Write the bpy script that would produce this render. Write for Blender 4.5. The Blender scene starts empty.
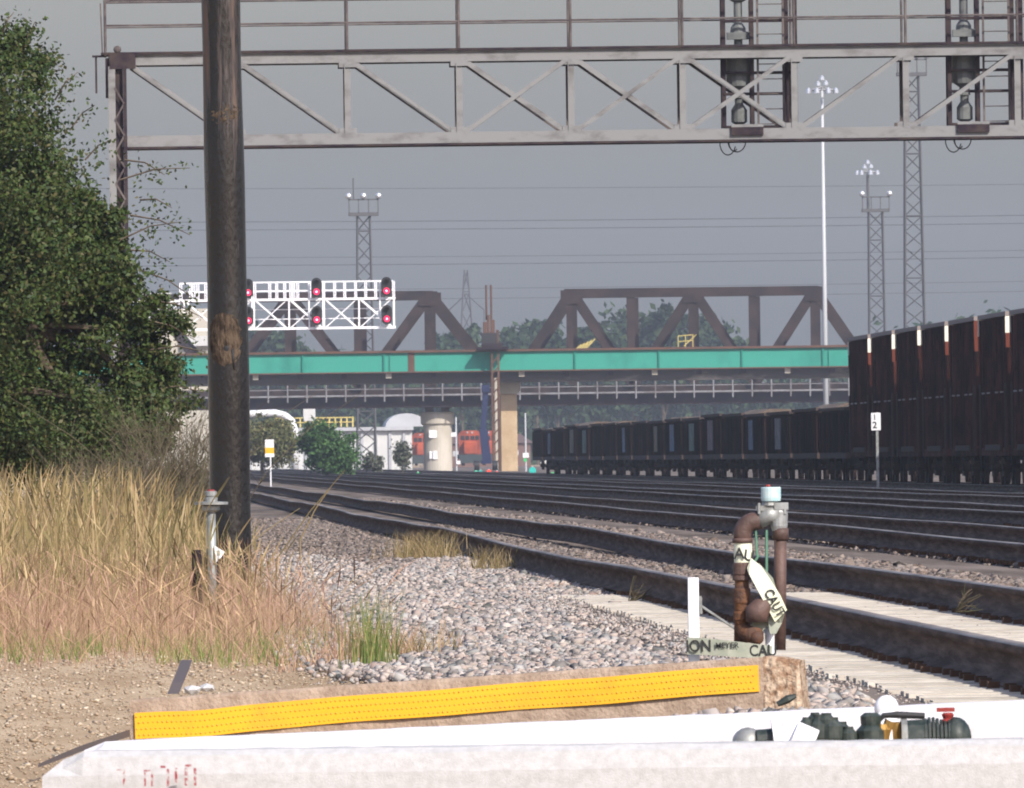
import bpy, math, random
import numpy as np
from mathutils import Vector, Matrix

rnd = random.Random(7)
rng = np.random.default_rng(11)
sc = bpy.context.scene
col = sc.collection

# ------------------------------------------------------------------ camera
F = 16500.0
CH = 1.0
RHO = 0.013
u_, v_ = -412.0/F, -69.0/F
a_ = u_*math.cos(RHO)+v_*math.sin(RHO)
b_ = -u_*math.sin(RHO)+v_*math.cos(RHO)
yaw, pit = math.atan(-a_), math.atan(-b_)
fw = Vector((math.sin(yaw)*math.cos(pit), math.cos(yaw)*math.cos(pit), math.sin(pit)))
r0 = Vector((math.cos(yaw), -math.sin(yaw), 0))
u0 = r0.cross(fw)
RR = r0*math.cos(RHO)-u0*math.sin(RHO)
UU = r0*math.sin(RHO)+u0*math.cos(RHO)
CAM = Vector((0, 0, CH))
def P(px, py, Y):
    d = fw+RR*((px-512)/F)+UU*((394-py)/F)
    return CAM+d*(Y/d.y)
def S(Y): return F/Y                       # pixels per metre
cd = bpy.data.cameras.new('camera'); cam = bpy.data.objects.new('camera', cd); col.objects.link(cam)
cam.matrix_world = Matrix(((RR.x, UU.x, -fw.x, 0), (RR.y, UU.y, -fw.y, 0), (RR.z, UU.z, -fw.z, CH), (0, 0, 0, 1)))
cd.sensor_width = 36; cd.sensor_fit = 'HORIZONTAL'; cd.lens = F/1024*36
cd.clip_start = 1; cd.clip_end = 20000
cd.dof.use_dof = True; cd.dof.focus_distance = 110; cd.dof.aperture_fstop = 85
sc.camera = cam

# ------------------------------------------------------------------ light
SUN = Vector((0.52, -0.85, 0.74)).normalized()
el = math.asin(SUN.z); az = math.atan2(SUN.x, SUN.y)
w = bpy.data.worlds.new('World'); sc.world = w; w.use_nodes = True
nt = w.node_tree; bg = nt.nodes['Background']
sky = nt.nodes.new('ShaderNodeTexSky'); sky.sky_type = 'NISHITA'; sky.sun_disc = False
sky.sun_elevation = el; sky.sun_rotation = az; sky.air_density = 1.25; sky.dust_density = 2.4; sky.ozone_density = 5.0
tint = nt.nodes.new('ShaderNodeMix'); tint.data_type = 'RGBA'; tint.blend_type = 'MULTIPLY'; tint.inputs[0].default_value = 1.0
tint.inputs[7].default_value = (1.13, 1.03, 1.08, 1)
nt.links.new(sky.outputs[0], tint.inputs[6]); nt.links.new(tint.outputs[2], bg.inputs[0]); bg.inputs[1].default_value = 0.12
ld = bpy.data.lights.new('sun', 'SUN'); lo = bpy.data.objects.new('sun', ld); col.objects.link(lo)
ld.energy = 3.7; ld.angle = math.radians(0.5); ld.color = (1, 0.94, 0.85)
lo.rotation_euler = SUN.to_track_quat('Z', 'Y').to_euler()
sc.view_settings.view_transform = 'Standard'; sc.view_settings.look = 'None'
sc.view_settings.exposure = 0.5; sc.view_settings.gamma = 1
sc.cycles.filter_width = 1.9
sc.cycles.max_bounces = 6; sc.cycles.volume_bounces = 0

# ------------------------------------------------------------------ materials
def mat(name, c, rough=0.8, c2=None, scale=3.0, metal=0.0, bump=0.0, bscale=None, stretch=(1, 1, 1), ramp=(0.4, 0.62),
        emit=None, es=0.0, island=None, spec=0.4, objrand=0.0, detail=6):
    m = bpy.data.materials.new(name); m.use_nodes = True
    t = m.node_tree; N = t.nodes; L = t.links; b = N['Principled BSDF']
    b.inputs['Roughness'].default_value = rough; b.inputs['Metallic'].default_value = metal
    b.inputs['Specular IOR Level'].default_value = min(spec, .06) if rough >= .8 else (min(spec, .2) if rough >= .7 else spec)
    b.inputs['Base Color'].default_value = (*c, 1)
    out = None
    if c2 is not None or bump:
        tc = N.new('ShaderNodeTexCoord'); mp = N.new('ShaderNodeMapping'); mp.inputs['Scale'].default_value = stretch
        L.new(tc.outputs['Object'], mp.inputs[0])
        if objrand:
            oi = N.new('ShaderNodeObjectInfo'); L.new(oi.outputs['Location'], mp.inputs['Location'])
    if c2 is not None:
        n = N.new('ShaderNodeTexNoise'); n.inputs['Scale'].default_value = scale; n.inputs['Detail'].default_value = detail
        n.inputs['Roughness'].default_value = 0.65
        L.new(mp.outputs[0], n.inputs[0])
        r = N.new('ShaderNodeValToRGB'); r.color_ramp.elements[0].position = ramp[0]; r.color_ramp.elements[1].position = ramp[1]
        r.color_ramp.elements[0].color = (*c, 1); r.color_ramp.elements[1].color = (*c2, 1)
        L.new(n.outputs[0], r.inputs[0]); out = r.outputs[0]
    if island:
        g = N.new('ShaderNodeNewGeometry'); r = N.new('ShaderNodeValToRGB'); r.color_ramp.interpolation = 'LINEAR'
        E = r.color_ramp.elements; E[0].position = 0; E[0].color = (*island[0], 1); E[1].position = 1; E[1].color = (*island[-1], 1)
        for i, ic in enumerate(island[1:-1], 1):
            e = E.new(i/(len(island)-1)); e.color = (*ic, 1)
        L.new(g.outputs['Random Per Island'], r.inputs[0]); out = r.outputs[0]
    if objrand:
        oi = N.new('ShaderNodeObjectInfo'); h = N.new('ShaderNodeHueSaturation')
        mr = N.new('ShaderNodeMapRange'); mr.inputs[3].default_value = 1-objrand; mr.inputs[4].default_value = 1+objrand
        L.new(oi.outputs['Random'], mr.inputs[0]); L.new(mr.outputs[0], h.inputs['Value'])
        if out: L.new(out, h.inputs['Color'])
        else: h.inputs['Color'].default_value = (*c, 1)
        out = h.outputs[0]
    if out: L.new(out, b.inputs['Base Color'])
    if bump:
        n2 = N.new('ShaderNodeTexNoise'); n2.inputs['Scale'].default_value = bscale or scale*3; n2.inputs['Detail'].default_value = 5
        L.new(mp.outputs[0], n2.inputs[0])
        bp = N.new('ShaderNodeBump'); bp.inputs['Strength'].default_value = bump; bp.inputs['Distance'].default_value = 0.02
        L.new(n2.outputs[0], bp.inputs['Height']); L.new(bp.outputs[0], b.inputs['Normal'])
    if emit:
        b.inputs['Emission Color'].default_value = (*emit, 1); b.inputs['Emission Strength'].default_value = es
    return m

M = {}
M['dirt'] = mat('dirt', (0.36, 0.255, 0.155), 0.95, (0.50, 0.38, 0.25), 1.6, bump=0.5, bscale=14, stretch=(1, 0.12, 1))
M['ballast_bed'] = mat('ballast_bed', (0.10, 0.08, 0.065), 0.95, (0.22, 0.18, 0.15), 1.2, bump=0.6, bscale=20, stretch=(1, 0.05, 1))
M['stone'] = mat('stone', (0.4, 0.37, 0.34), 0.9, island=[(0.08, 0.085, 0.08), (0.34, 0.28, 0.24), (0.42, 0.40, 0.37), (0.20, 0.20, 0.19), (0.44, 0.355, 0.30), (0.52, 0.47, 0.42), (0.34, 0.25, 0.205), (0.38, 0.345, 0.32), (0.12, 0.12, 0.115), (0.46, 0.385, 0.335), (0.38, 0.32, 0.27)])
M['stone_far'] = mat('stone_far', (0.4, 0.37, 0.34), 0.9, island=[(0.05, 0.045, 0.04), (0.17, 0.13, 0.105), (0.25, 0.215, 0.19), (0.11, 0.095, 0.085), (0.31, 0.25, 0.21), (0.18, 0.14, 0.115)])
M['pebble'] = mat('pebble', (0.4, 0.3, 0.2), 0.95, island=[(0.26, 0.19, 0.13), (0.42, 0.33, 0.23), (0.34, 0.25, 0.17), (0.55, 0.47, 0.36), (0.22, 0.17, 0.13)])
M['oily_bed'] = mat('oily_bed', (0.045, 0.036, 0.032), 0.95, (0.15, 0.12, 0.10), 0.7, stretch=(1, 0.15, 1), ramp=(0.45, 0.75))
M['stone_dark'] = mat('stone_dark', (0.1, 0.08, 0.07), 0.9, island=[(0.03, 0.026, 0.024), (0.09, 0.072, 0.06), (0.15, 0.12, 0.10), (0.055, 0.046, 0.04), (0.20, 0.155, 0.125)])
M['tie'] = mat('tie', (0.46, 0.41, 0.34), 0.9, (0.60, 0.55, 0.47), 6, objrand=0.14)
M['tie_dark'] = mat('tie_dark', (0.10, 0.08, 0.065), 0.9, (0.2, 0.17, 0.14), 6)
M['rail'] = mat('rail', (0.080, 0.050, 0.038), 0.8, (0.21, 0.14, 0.11), 1.7, stretch=(1, 0.5, 14), ramp=(0.42, 0.7))
M['railtop'] = mat('railtop', (0.30, 0.25, 0.21), 0.6, (0.13, 0.10, 0.08), 2.5, metal=0.3, stretch=(1, 0.2, 1))
M['clip'] = mat('clip', (0.10, 0.06, 0.04), 0.8)
M['bark'] = mat('bark', (0.09, 0.07, 0.05), 0.9, (0.15, 0.12, 0.09), 5, bump=0.6)
M['leaf'] = mat('leaf', (0.05, 0.09, 0.02), 0.6, island=[(0.015, 0.032, 0.008), (0.036, 0.064, 0.014), (0.060, 0.090, 0.020), (0.025, 0.046, 0.010), (0.082, 0.100, 0.026), (0.031, 0.056, 0.012), (0.085, 0.075, 0.028), (0.019, 0.038, 0.009)], spec=0.25)
M['leaf_green'] = mat('leaf_green', (0.05, 0.09, 0.02), 0.7, island=[(0.025, 0.065, 0.018), (0.045, 0.105, 0.028), (0.07, 0.14, 0.04)], spec=0.2)
M['leaf_olive'] = mat('leaf_olive', (0.05, 0.09, 0.02), 0.7, island=[(0.07, 0.085, 0.03), (0.11, 0.12, 0.045), (0.15, 0.14, 0.06)], spec=0.2)
M['leaf_grey'] = mat('leaf_grey', (0.05, 0.09, 0.02), 0.8, island=[(0.06, 0.075, 0.05), (0.10, 0.11, 0.08), (0.15, 0.15, 0.12)], spec=0.2)
M['leaf_far'] = mat('leaf_far', (0.05, 0.07, 0.03), 0.9, island=[(0.016, 0.035, 0.018), (0.035, 0.06, 0.03), (0.055, 0.08, 0.04)], spec=0.1)
M['twig'] = mat('twig', (0.2, 0.16, 0.12), 0.9, island=[(0.05, 0.04, 0.028), (0.085, 0.07, 0.045), (0.13, 0.105, 0.075), (0.06, 0.065, 0.03)])
M['grass_tall'] = mat('grass_tall', (0.3, 0.22, 0.1), 0.9, island=[(0.08, 0.07, 0.03), (0.33, 0.245, 0.125), (0.17, 0.135, 0.06), (0.42, 0.32, 0.18), (0.10, 0.095, 0.035), (0.27, 0.18, 0.105), (0.13, 0.125, 0.045)], spec=0.15)
M['grass_pink'] = mat('grass_pink', (0.3, 0.2, 0.14), 0.9, island=[(0.17, 0.10, 0.075), (0.38, 0.235, 0.165), (0.28, 0.17, 0.125), (0.52, 0.37, 0.21), (0.22, 0.13, 0.10), (0.24, 0.19, 0.09), (0.34, 0.21, 0.16), (0.46, 0.33, 0.22)], spec=0.15)
M['weed'] = mat('weed', (0.1, 0.15, 0.04), 0.8, island=[(0.08, 0.13, 0.035), (0.16, 0.20, 0.06), (0.30, 0.24, 0.11)], spec=0.2)
M['concrete'] = mat('concrete', (0.30, 0.22, 0.16), 0.95, (0.42, 0.32, 0.24), 9, bump=0.5, bscale=60)
M['aggregate'] = mat('aggregate', (0.26, 0.16, 0.10), 0.95, (0.56, 0.44, 0.32), 26, bump=0.9, bscale=50)
M['white_conc'] = mat('white_conc', (0.70, 0.69, 0.70), 0.85, (0.56, 0.55, 0.55), 22, bump=0.12, bscale=120, ramp=(0.45, 0.8), detail=10)
M['white_conc2'] = mat('white_conc2', (0.50, 0.495, 0.49), 0.9, (0.43, 0.42, 0.41), 40, bump=0.2, bscale=220, detail=10)
M['dull_rail'] = mat('dull_rail', (0.24, 0.24, 0.25), 0.8, (0.14, 0.13, 0.13), 0.6)
M['white_paint'] = mat('white_paint', (0.80, 0.80, 0.80), 0.6, (0.66, 0.66, 0.66), 5)
M['pvc'] = mat('pvc', (0.8, 0.8, 0.82), 0.4)
M['yellow'] = mat('yellow', (0.78, 0.40, 0.012), 0.55, (0.60, 0.30, 0.02), 3.5, ramp=(0.52, 0.75))
M['yellow_dot'] = mat('yellow_dot', (0.62, 0.27, 0.01), 0.5)
M['rust_pipe'] = mat('rust_pipe', (0.085, 0.05, 0.038), 0.75, (0.19, 0.085, 0.04), 14, bump=0.4, bscale=60)
M['brown_pipe'] = mat('brown_pipe', (0.12, 0.07, 0.055), 0.6, (0.075, 0.045, 0.037), 9, bump=0.2, bscale=60)
M['galv'] = mat('galv', (0.36, 0.37, 0.36), 0.5, (0.22, 0.22, 0.20), 12, metal=0.4)
M['bluecap'] = mat('bluecap', (0.36, 0.58, 0.60), 0.5, (0.55, 0.62, 0.60), 20)
M['greenpaint'] = mat('greenpaint', (0.10, 0.22, 0.15), 0.5)
M['darkgreen'] = mat('darkgreen', (0.014, 0.024, 0.021), 0.5, (0.05, 0.06, 0.052), 26)
M['brass'] = mat('brass', (0.40, 0.24, 0.07), 0.4, metal=0.7)
M['red'] = mat('red', (0.24, 0.03, 0.022), 0.6, (0.25, 0.03, 0.03), 30)
M['red_worn'] = mat('red_worn', (0.28, 0.05, 0.06), 0.85, (0.45, 0.42, 0.41), 90, ramp=(0.46, 0.56))
M['tape'] = mat('tape', (0.80, 0.80, 0.55), 0.4, (0.74, 0.76, 0.62), 6)
M['tape_grey'] = mat('tape_grey', (0.25, 0.27, 0.21), 0.5, (0.36, 0.37, 0.29), 9)
M['ink'] = mat('ink', (0.02, 0.02, 0.02), 0.6)
M['rubber'] = mat('rubber', (0.10, 0.085, 0.085), 0.7)
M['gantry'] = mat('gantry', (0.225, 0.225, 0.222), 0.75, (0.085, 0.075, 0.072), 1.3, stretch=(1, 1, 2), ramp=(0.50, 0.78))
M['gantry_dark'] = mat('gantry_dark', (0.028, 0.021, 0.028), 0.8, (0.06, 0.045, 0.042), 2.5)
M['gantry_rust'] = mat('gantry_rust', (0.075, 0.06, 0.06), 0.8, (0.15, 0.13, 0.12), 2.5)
M['sig_grey'] = mat('sig_grey', (0.15, 0.16, 0.155), 0.6, (0.09, 0.095, 0.095), 3)
M['alu'] = mat('alu', (0.86, 0.86, 0.88), 0.55, metal=0.0)
M['black'] = mat('black', (0.02, 0.02, 0.022), 0.6)
M['redlamp'] = mat('redlamp', (0.5, 0.01, 0.03), 0.4, emit=(1.0, 0.02, 0.10), es=1.6)
M['redcore'] = mat('redcore', (0.9, 0.4, 0.45), 0.4, emit=(1.0, 0.45, 0.55), es=3.0)
M['greenlamp'] = mat('greenlamp', (0.05, 0.5, 0.3), 0.4, emit=(0.02, 0.55, 0.32), es=0.9)
M['tealtarget'] = mat('tealtarget', (0.02, 0.42, 0.36), 0.5)
M['greentarget'] = mat('greentarget', (0.05, 0.45, 0.14), 0.5)
M['redtail'] = mat('redtail', (0.5, 0.03, 0.02), 0.4, emit=(1, 0.08, 0.03), es=0.8)
M['green_girder'] = mat('green_girder', (0.038, 0.28, 0.21), 0.75, (0.022, 0.19, 0.15), 0.3, stretch=(1, 1, 0.6), ramp=(0.5, 0.75))
M['green_stiff'] = mat('green_stiff', (0.015, 0.20, 0.15), 0.7)
M['rust_top'] = mat('rust_top', (0.13, 0.072, 0.05), 0.9, (0.10, 0.06, 0.045), 0.8)
M['truss'] = mat('truss', (0.050, 0.034, 0.031), 0.85, (0.026, 0.020, 0.021), 0.5)
M['truss_dark'] = mat('truss_dark', (0.022, 0.015, 0.020), 0.85, (0.04, 0.028, 0.03), 0.4)
M['deck'] = mat('deck', (0.07, 0.06, 0.055), 0.9, (0.28, 0.25, 0.21), 0.12, stretch=(1, 1, 3), ramp=(0.55, 0.68))
M['pier'] = mat('pier', (0.42, 0.38, 0.31), 0.9, (0.54, 0.50, 0.43), 0.5, stretch=(1, 1, 0.4))
M['pier_tan'] = mat('pier_tan', (0.42, 0.30, 0.18), 0.9, (0.52, 0.40, 0.26), 0.8)
M['blue_boom'] = mat('blue_boom', (0.006, 0.014, 0.06), 0.6)
M['orange'] = mat('orange', (0.40, 0.075, 0.025), 0.7, (0.20, 0.04, 0.02), 0.5)
M['loco_dark'] = mat('loco_dark', (0.04, 0.05, 0.05), 0.7)
M['glass'] = mat('glass', (0.02, 0.025, 0.03), 0.15)
M['bld_white'] = mat('bld_white', (0.62, 0.62, 0.60), 0.8, (0.52, 0.52, 0.50), 0.2)
M['roof_pale'] = mat('roof_pale', (0.45, 0.46, 0.47), 0.7, (0.38, 0.38, 0.40), 0.3)
M['bld_beige'] = mat('bld_beige', (0.52, 0.48, 0.40), 0.8, (0.44, 0.41, 0.34), 0.2)
M['bld_brown'] = mat('bld_brown', (0.16, 0.10, 0.085), 0.8)
M['yel_rail'] = mat('yel_rail', (0.62, 0.50, 0.16), 0.7)
M['mastw'] = mat('mastw', (0.48, 0.50, 0.51), 0.6)
M['tower'] = mat('tower', (0.10, 0.098, 0.10), 0.7)
M['tower_pale'] = mat('tower_pale', (0.30, 0.30, 0.30), 0.7)
M['lampglass'] = mat('lampglass', (0.55, 0.56, 0.58), 0.25, metal=0.5)
M['wire'] = mat('wire', (0.10, 0.10, 0.11), 0.7)
M['car_brown'] = mat('car_brown', (0.062, 0.018, 0.013), 0.9, (0.014, 0.007, 0.005), 0.7, stretch=(1, 0.6, 1.0), objrand=0.35)
M['car_rib'] = mat('car_rib', (0.085, 0.028, 0.020), 0.9, (0.020, 0.010, 0.008), 0.8, objrand=0.45)
M['car_low'] = mat('car_low', (0.042, 0.021, 0.016), 0.9, (0.010, 0.008, 0.008), 0.4, objrand=0.4)
M['car_end'] = mat('car_end', (0.80, 0.76, 0.62), 0.8)  # cream colour paints the sunlit top of the car ends
M['car_endred'] = mat('car_endred', (0.14, 0.04, 0.025), 0.8)  # red band painted below, where the sun streak fades out
M['rim'] = mat('rim', (0.26, 0.22, 0.20), 0.8)
M['truckf'] = mat('truckf', (0.09, 0.06, 0.048), 0.9, (0.06, 0.05, 0.045), 2)
M['wheel'] = mat('wheel', (0.045, 0.03, 0.028), 0.8)
M['coal'] = mat('coal', (0.13, 0.10, 0.08), 0.95, (0.19, 0.155, 0.12), 0.5)
for k, c in dict(blue=(0.07, 0.14, 0.24), green=(0.08, 0.17, 0.13), ochre=(0.18, 0.13, 0.06), pale=(0.15, 0.14, 0.17), pink=(0.16, 0.09, 0.12)).items():
    M['graf_'+k] = mat('graf_'+k, c, 0.7, (0.05, 0.045, 0.045), 1.6, ramp=(0.42, 0.56))
# creosoted pole material
def pole_mat():
    m = mat('pole_tar', (0.5, 0.5, 0.5), 0.35, spec=0.7)
    t = m.node_tree; N = t.nodes; L = t.links; b = N['Principled BSDF']
    tc = N.new('ShaderNodeTexCoord'); mp = N.new('ShaderNodeMapping'); mp.inputs['Scale'].default_value = (9, 9, 0.7)
    L.new(tc.outputs['Object'], mp.inputs[0])
    n = N.new('ShaderNodeTexNoise'); n.inputs['Scale'].default_value = 1.2; n.inputs['Detail'].default_value = 8; n.inputs['Roughness'].default_value = 0.7
    L.new(mp.outputs[0], n.inputs[0])
    sx = N.new('ShaderNodeSeparateXYZ'); L.new(tc.outputs['Object'], sx.inputs[0])
    mr = N.new('ShaderNodeMapRange'); mr.inputs[1].default_value = 1.3; mr.inputs[2].default_value = 4.2
    mr.inputs[3].default_value = -0.20; mr.inputs[4].default_value = 0.035; L.new(sx.outputs[2], mr.inputs[0])
    ad = N.new('ShaderNodeMath'); L.new(n.outputs[0], ad.inputs[0]); L.new(mr.outputs[0], ad.inputs[1])
    r = N.new('ShaderNodeValToRGB'); e = r.color_ramp.elements
    e[0].position = 0.50; e[0].color = (0.008, 0.0075, 0.009, 1); e[1].position = 0.72; e[1].color = (0.17, 0.095, 0.052, 1)
    x = e.new(0.60); x.color = (0.055, 0.038, 0.03, 1)
    L.new(ad.outputs[0], r.inputs[0]); L.new(r.outputs[0], b.inputs['Base Color'])
    rr = N.new('ShaderNodeMapRange'); rr.inputs[1].default_value = 0.50; rr.inputs[2].default_value = 0.72; rr.inputs[3].default_value = 0.20; rr.inputs[4].default_value = 0.9
    L.new(ad.outputs[0], rr.inputs[0]); L.new(rr.outputs[0], b.inputs['Roughness'])
    mp2 = N.new('ShaderNodeMapping'); mp2.inputs['Scale'].default_value = (1, 1, 0.25); L.new(tc.outputs['Object'], mp2.inputs[0])
    n2 = N.new('ShaderNodeTexNoise'); n2.inputs['Scale'].default_value = 55; n2.inputs['Detail'].default_value = 4; L.new(mp2.outputs[0], n2.inputs[0])
    bp = N.new('ShaderNodeBump'); bp.inputs['Strength'].default_value = 0.4; bp.inputs['Distance'].default_value = 0.010
    L.new(n2.outputs[0], bp.inputs['Height']); L.new(bp.outputs[0], b.inputs['Normal'])
    return m
M['pole'] = pole_mat()
M['scar'] = mat('scar', (0.11, 0.080, 0.055), 0.9, (0.035, 0.026, 0.02), 16, bump=1.0, bscale=40, stretch=(1.6, 1.6, 0.6), ramp=(0.42, 0.60))

# ------------------------------------------------------------------ mesh builder
class MB:
    def __init__(s): s.v = []; s.f = []; s.m = []; s.cur = 0
    def add(s, vs, fs):
        o = len(s.v); s.v += [tuple(v) for v in vs]; s.f += [tuple(i+o for i in f) for f in fs]; s.m += [s.cur]*len(fs); return s
    def box(s, c, d, R=None):
        c = Vector(c); vs = []
        for sx in (-.5, .5):
            for sy in (-.5, .5):
                for sz in (-.5, .5):
                    v = Vector((sx*d[0], sy*d[1], sz*d[2]))
                    if R is not None: v = R @ v
                    vs.append(c+v)
        return s.add(vs, [(0, 1, 3, 2), (4, 6, 7, 5), (0, 4, 5, 1), (2, 3, 7, 6), (0, 2, 6, 4), (1, 5, 7, 3)])
    def bb(s, x0, x1, y0, y1, z0, z1): return s.box(((x0+x1)/2, (y0+y1)/2, (z0+z1)/2), (x1-x0, y1-y0, z1-z0))
    def beam(s, p0, p1, w_, h_, up=(0, -1, 0)):
        p0, p1 = Vector(p0), Vector(p1); d = p1-p0; L = d.length; z = d.normalized(); y = Vector(up)
        x = y.cross(z)
        if x.length < 1e-4: x = Vector((1, 0, 0)).cross(z)
        x.normalize(); y = z.cross(x)
        R = Matrix((x, y, z)).transposed()
        return s.box((p0+p1)/2, (w_, h_, L), R)
    def tube(s, pts, r, n=8, cap=True):
        pts = [Vector(p) for p in pts]; k = len(pts); rs = r if isinstance(r, (list, tuple)) else [r]*k
        vs = []; fs = []; ref = None
        for i, p in enumerate(pts):
            d = (pts[min(i+1, k-1)]-pts[max(i-1, 0)]).normalized()
            if ref is None: ref = Vector((1, 0, 0)) if abs(d.x) < 0.8 else Vector((0, 1, 0))
            x = (ref-d*ref.dot(d)).normalized(); y = d.cross(x); ref = x
            for j in range(n):
                a = 2*math.pi*j/n; vs.append(p+(x*math.cos(a)+y*math.sin(a))*rs[i])
        for i in range(k-1):
            for j in range(n):
                fs.append((i*n+j, i*n+(j+1) % n, (i+1)*n+(j+1) % n, (i+1)*n+j))
        if cap: fs.append(tuple(range(n-1, -1, -1))); fs.append(tuple((k-1)*n+j for j in range(n)))
        return s.add(vs, fs)
    def lathe(s, c, prof, n=16):            # prof (r,z) bottom to top
        c = Vector(c); vs = []; fs = []
        for r, z in prof:
            for j in range(n):
                a = 2*math.pi*j/n; vs.append(c+Vector((r*math.cos(a), r*math.sin(a), z)))
        for i in range(len(prof)-1):
            for j in range(n): fs.append((i*n+j, i*n+(j+1) % n, (i+1)*n+(j+1) % n, (i+1)*n+j))
        fs.append(tuple(range(n-1, -1, -1))); fs.append(tuple((len(prof)-1)*n+j for j in range(n)))
        return s.add(vs, fs)
    def ball(s, c, r, n=10, sc_=(1, 1, 1)):
        c = Vector(c); vs = []; fs = []
        for i in range(n+1):
            t = math.pi*(i/n)
            for j in range(n*2):
                a = math.pi*j/n; vs.append(c+Vector((r*sc_[0]*math.sin(t)*math.cos(a), r*sc_[1]*math.sin(t)*math.sin(a), -r*sc_[2]*math.cos(t))))
        for i in range(n):
            for j in range(n*2): fs.append((i*2*n+j, i*2*n+(j+1) % (2*n), (i+1)*2*n+(j+1) % (2*n), (i+1)*2*n+j))
        return s.add(vs, fs)
    def prism(s, poly, y0, y1):             # poly of (x,z), extruded in y
        n = len(poly); vs = [(x, y0, z) for x, z in poly]+[(x, y1, z) for x, z in poly]
        return s.add(vs, [tuple(range(n)), tuple(range(2*n-1, n-1, -1))]+[(i, n+i, n+(i+1) % n, (i+1) % n) for i in range(n)])
    def build(s, name, mats, parent=None, origin=None, smooth=False, bevel=0):
        me = bpy.data.meshes.new(name)
        if parent is not None: off = ROOT[parent.name]
        else: off = Vector(origin) if origin is not None else Vector((0, 0, 0))
        me.from_pydata([tuple(Vector(v)-off) for v in s.v], [], s.f)
        for m_ in (mats if isinstance(mats, (list, tuple)) else [mats]): me.materials.append(M[m_])
        me.polygons.foreach_set('material_index', s.m)
        if smooth: me.polygons.foreach_set('use_smooth', [True]*len(s.f))
        me.update()
        o = bpy.data.objects.new(name, me); col.objects.link(o)
        if parent is not None: o.parent = parent
        else: o.location = off
        ROOT[o.name] = off.copy()
        if bevel:
            b = o.modifiers.new('bevel', 'BEVEL'); b.width = bevel; b.segments = 2; b.limit_method = 'ANGLE'
        if smooth and not bevel:
            pass
        return o
ROOT = {}
def raw_mesh(name, V, Fc, mats, parent=None, origin=(0, 0, 0), midx=None):
    """V (n,3) float, Fc (m,k) int"""
    off = ROOT[parent.name] if parent is not None else Vector(origin)
    V = V-np.array(off)
    me = bpy.data.meshes.new(name); k = Fc.shape[1]
    me.vertices.add(len(V)); me.vertices.foreach_set('co', V.astype(np.float32).ravel())
    me.loops.add(Fc.size); me.loops.foreach_set('vertex_index', Fc.astype(np.int32).ravel())
    me.polygons.add(len(Fc)); me.polygons.foreach_set('loop_start', np.arange(0, Fc.size, k, dtype=np.int32))
    me.polygons.foreach_set('loop_total', np.full(len(Fc), k, dtype=np.int32))
    for m_ in (mats if isinstance(mats, (list, tuple)) else [mats]): me.materials.append(M[m_])
    if midx is not None: me.polygons.foreach_set('material_index', midx.astype(np.int32))
    me.update(calc_edges=True)
    o = bpy.data.objects.new(name, me); col.objects.link(o)
    if parent is not None: o.parent = parent
    else: o.location = off
    ROOT[o.name] = Vector(off)
    return o
def empty(name, loc):
    o = bpy.data.objects.new(name, None); col.objects.link(o); o.location = Vector(loc); o.empty_display_size = 0.2
    ROOT[o.name] = Vector(loc); return o
def tag(o, label, cat, group=None, kind=None):
    if label: o['label'] = label
    if cat: o['category'] = cat
    if group: o['group'] = group
    if kind: o['kind'] = kind
    return o
def children(o): return [c for c in bpy.data.objects if c.parent == o]
def copy_tree(o, parent=None):
    c = o.copy(); col.objects.link(c)
    if parent is not None: c.parent = parent
    for ch in children(o): copy_tree(ch, c)
    return c
def text(name, body, c, h, xdir, ydir, mt, parent, thick=0.0008, bold=0.0, wscale=1.0):
    """flat lettering centred at c, letter height h"""
    cu = bpy.data.curves.new(name, 'FONT'); cu.body = body; cu.size = h/0.7; cu.align_x = 'CENTER'; cu.align_y = 'CENTER'
    cu.extrude = thick; cu.offset = bold
    t = bpy.data.objects.new('t', cu); col.objects.link(t)
    dg = bpy.context.evaluated_depsgraph_get(); me = bpy.data.meshes.new_from_object(t.evaluated_get(dg))
    bpy.data.objects.remove(t)
    X = Vector(xdir).normalized(); Yv = Vector(ydir).normalized(); Z = X.cross(Yv).normalized(); Yv = Z.cross(X)
    R = Matrix((X, Yv, Z)).transposed(); off = ROOT[parent.name]
    for v in me.vertices: v.co = R @ Vector((v.co.x*wscale, v.co.y, v.co.z))+Vector(c)-off
    me.materials.clear(); me.materials.append(M[mt]); me.name = name
    o = bpy.data.objects.new(name, me); col.objects.link(o); o.parent = parent; ROOT[o.name] = off.copy()
    return o

# ------------------------------------------------------------------ terrain
def sm(x, a, b):
    t = np.clip((x-a)/(b-a), 0, 1); return t*t*(3-2*t)
def g(X, Y):
    X = np.asarray(X, float); Y = np.asarray(Y, float)
    z = np.full(np.broadcast(X, Y).shape, -0.035)
    z = z-0.075*(1-sm(X, 0.6, 2.0))*(1-sm(Y, 120, 170))
    z = z-0.15*sm(X, 18.0, 21.5)+0.018*sm(X, 2.7, 3.0)*(1-sm(X, 18, 19))
    z = z+0.13*np.exp(-((X-2.55)/0.45)**2-((Y-67)/5.0)**2)+0.02*np.exp(-((X-1.6)/0.8)**2-((Y-75)/9.0)**2)
    z = z+0.012*np.sin(Y*0.23+X*1.3)*np.sin(X*2.1+0.4)*(1-sm(X, 2.4, 2.8))
    z = z+0.25*np.exp(-((X-2.3)/1.6)**2)*sm(Y, 380, 430)*(1-sm(Y, 620, 720))*0
    return z
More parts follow.
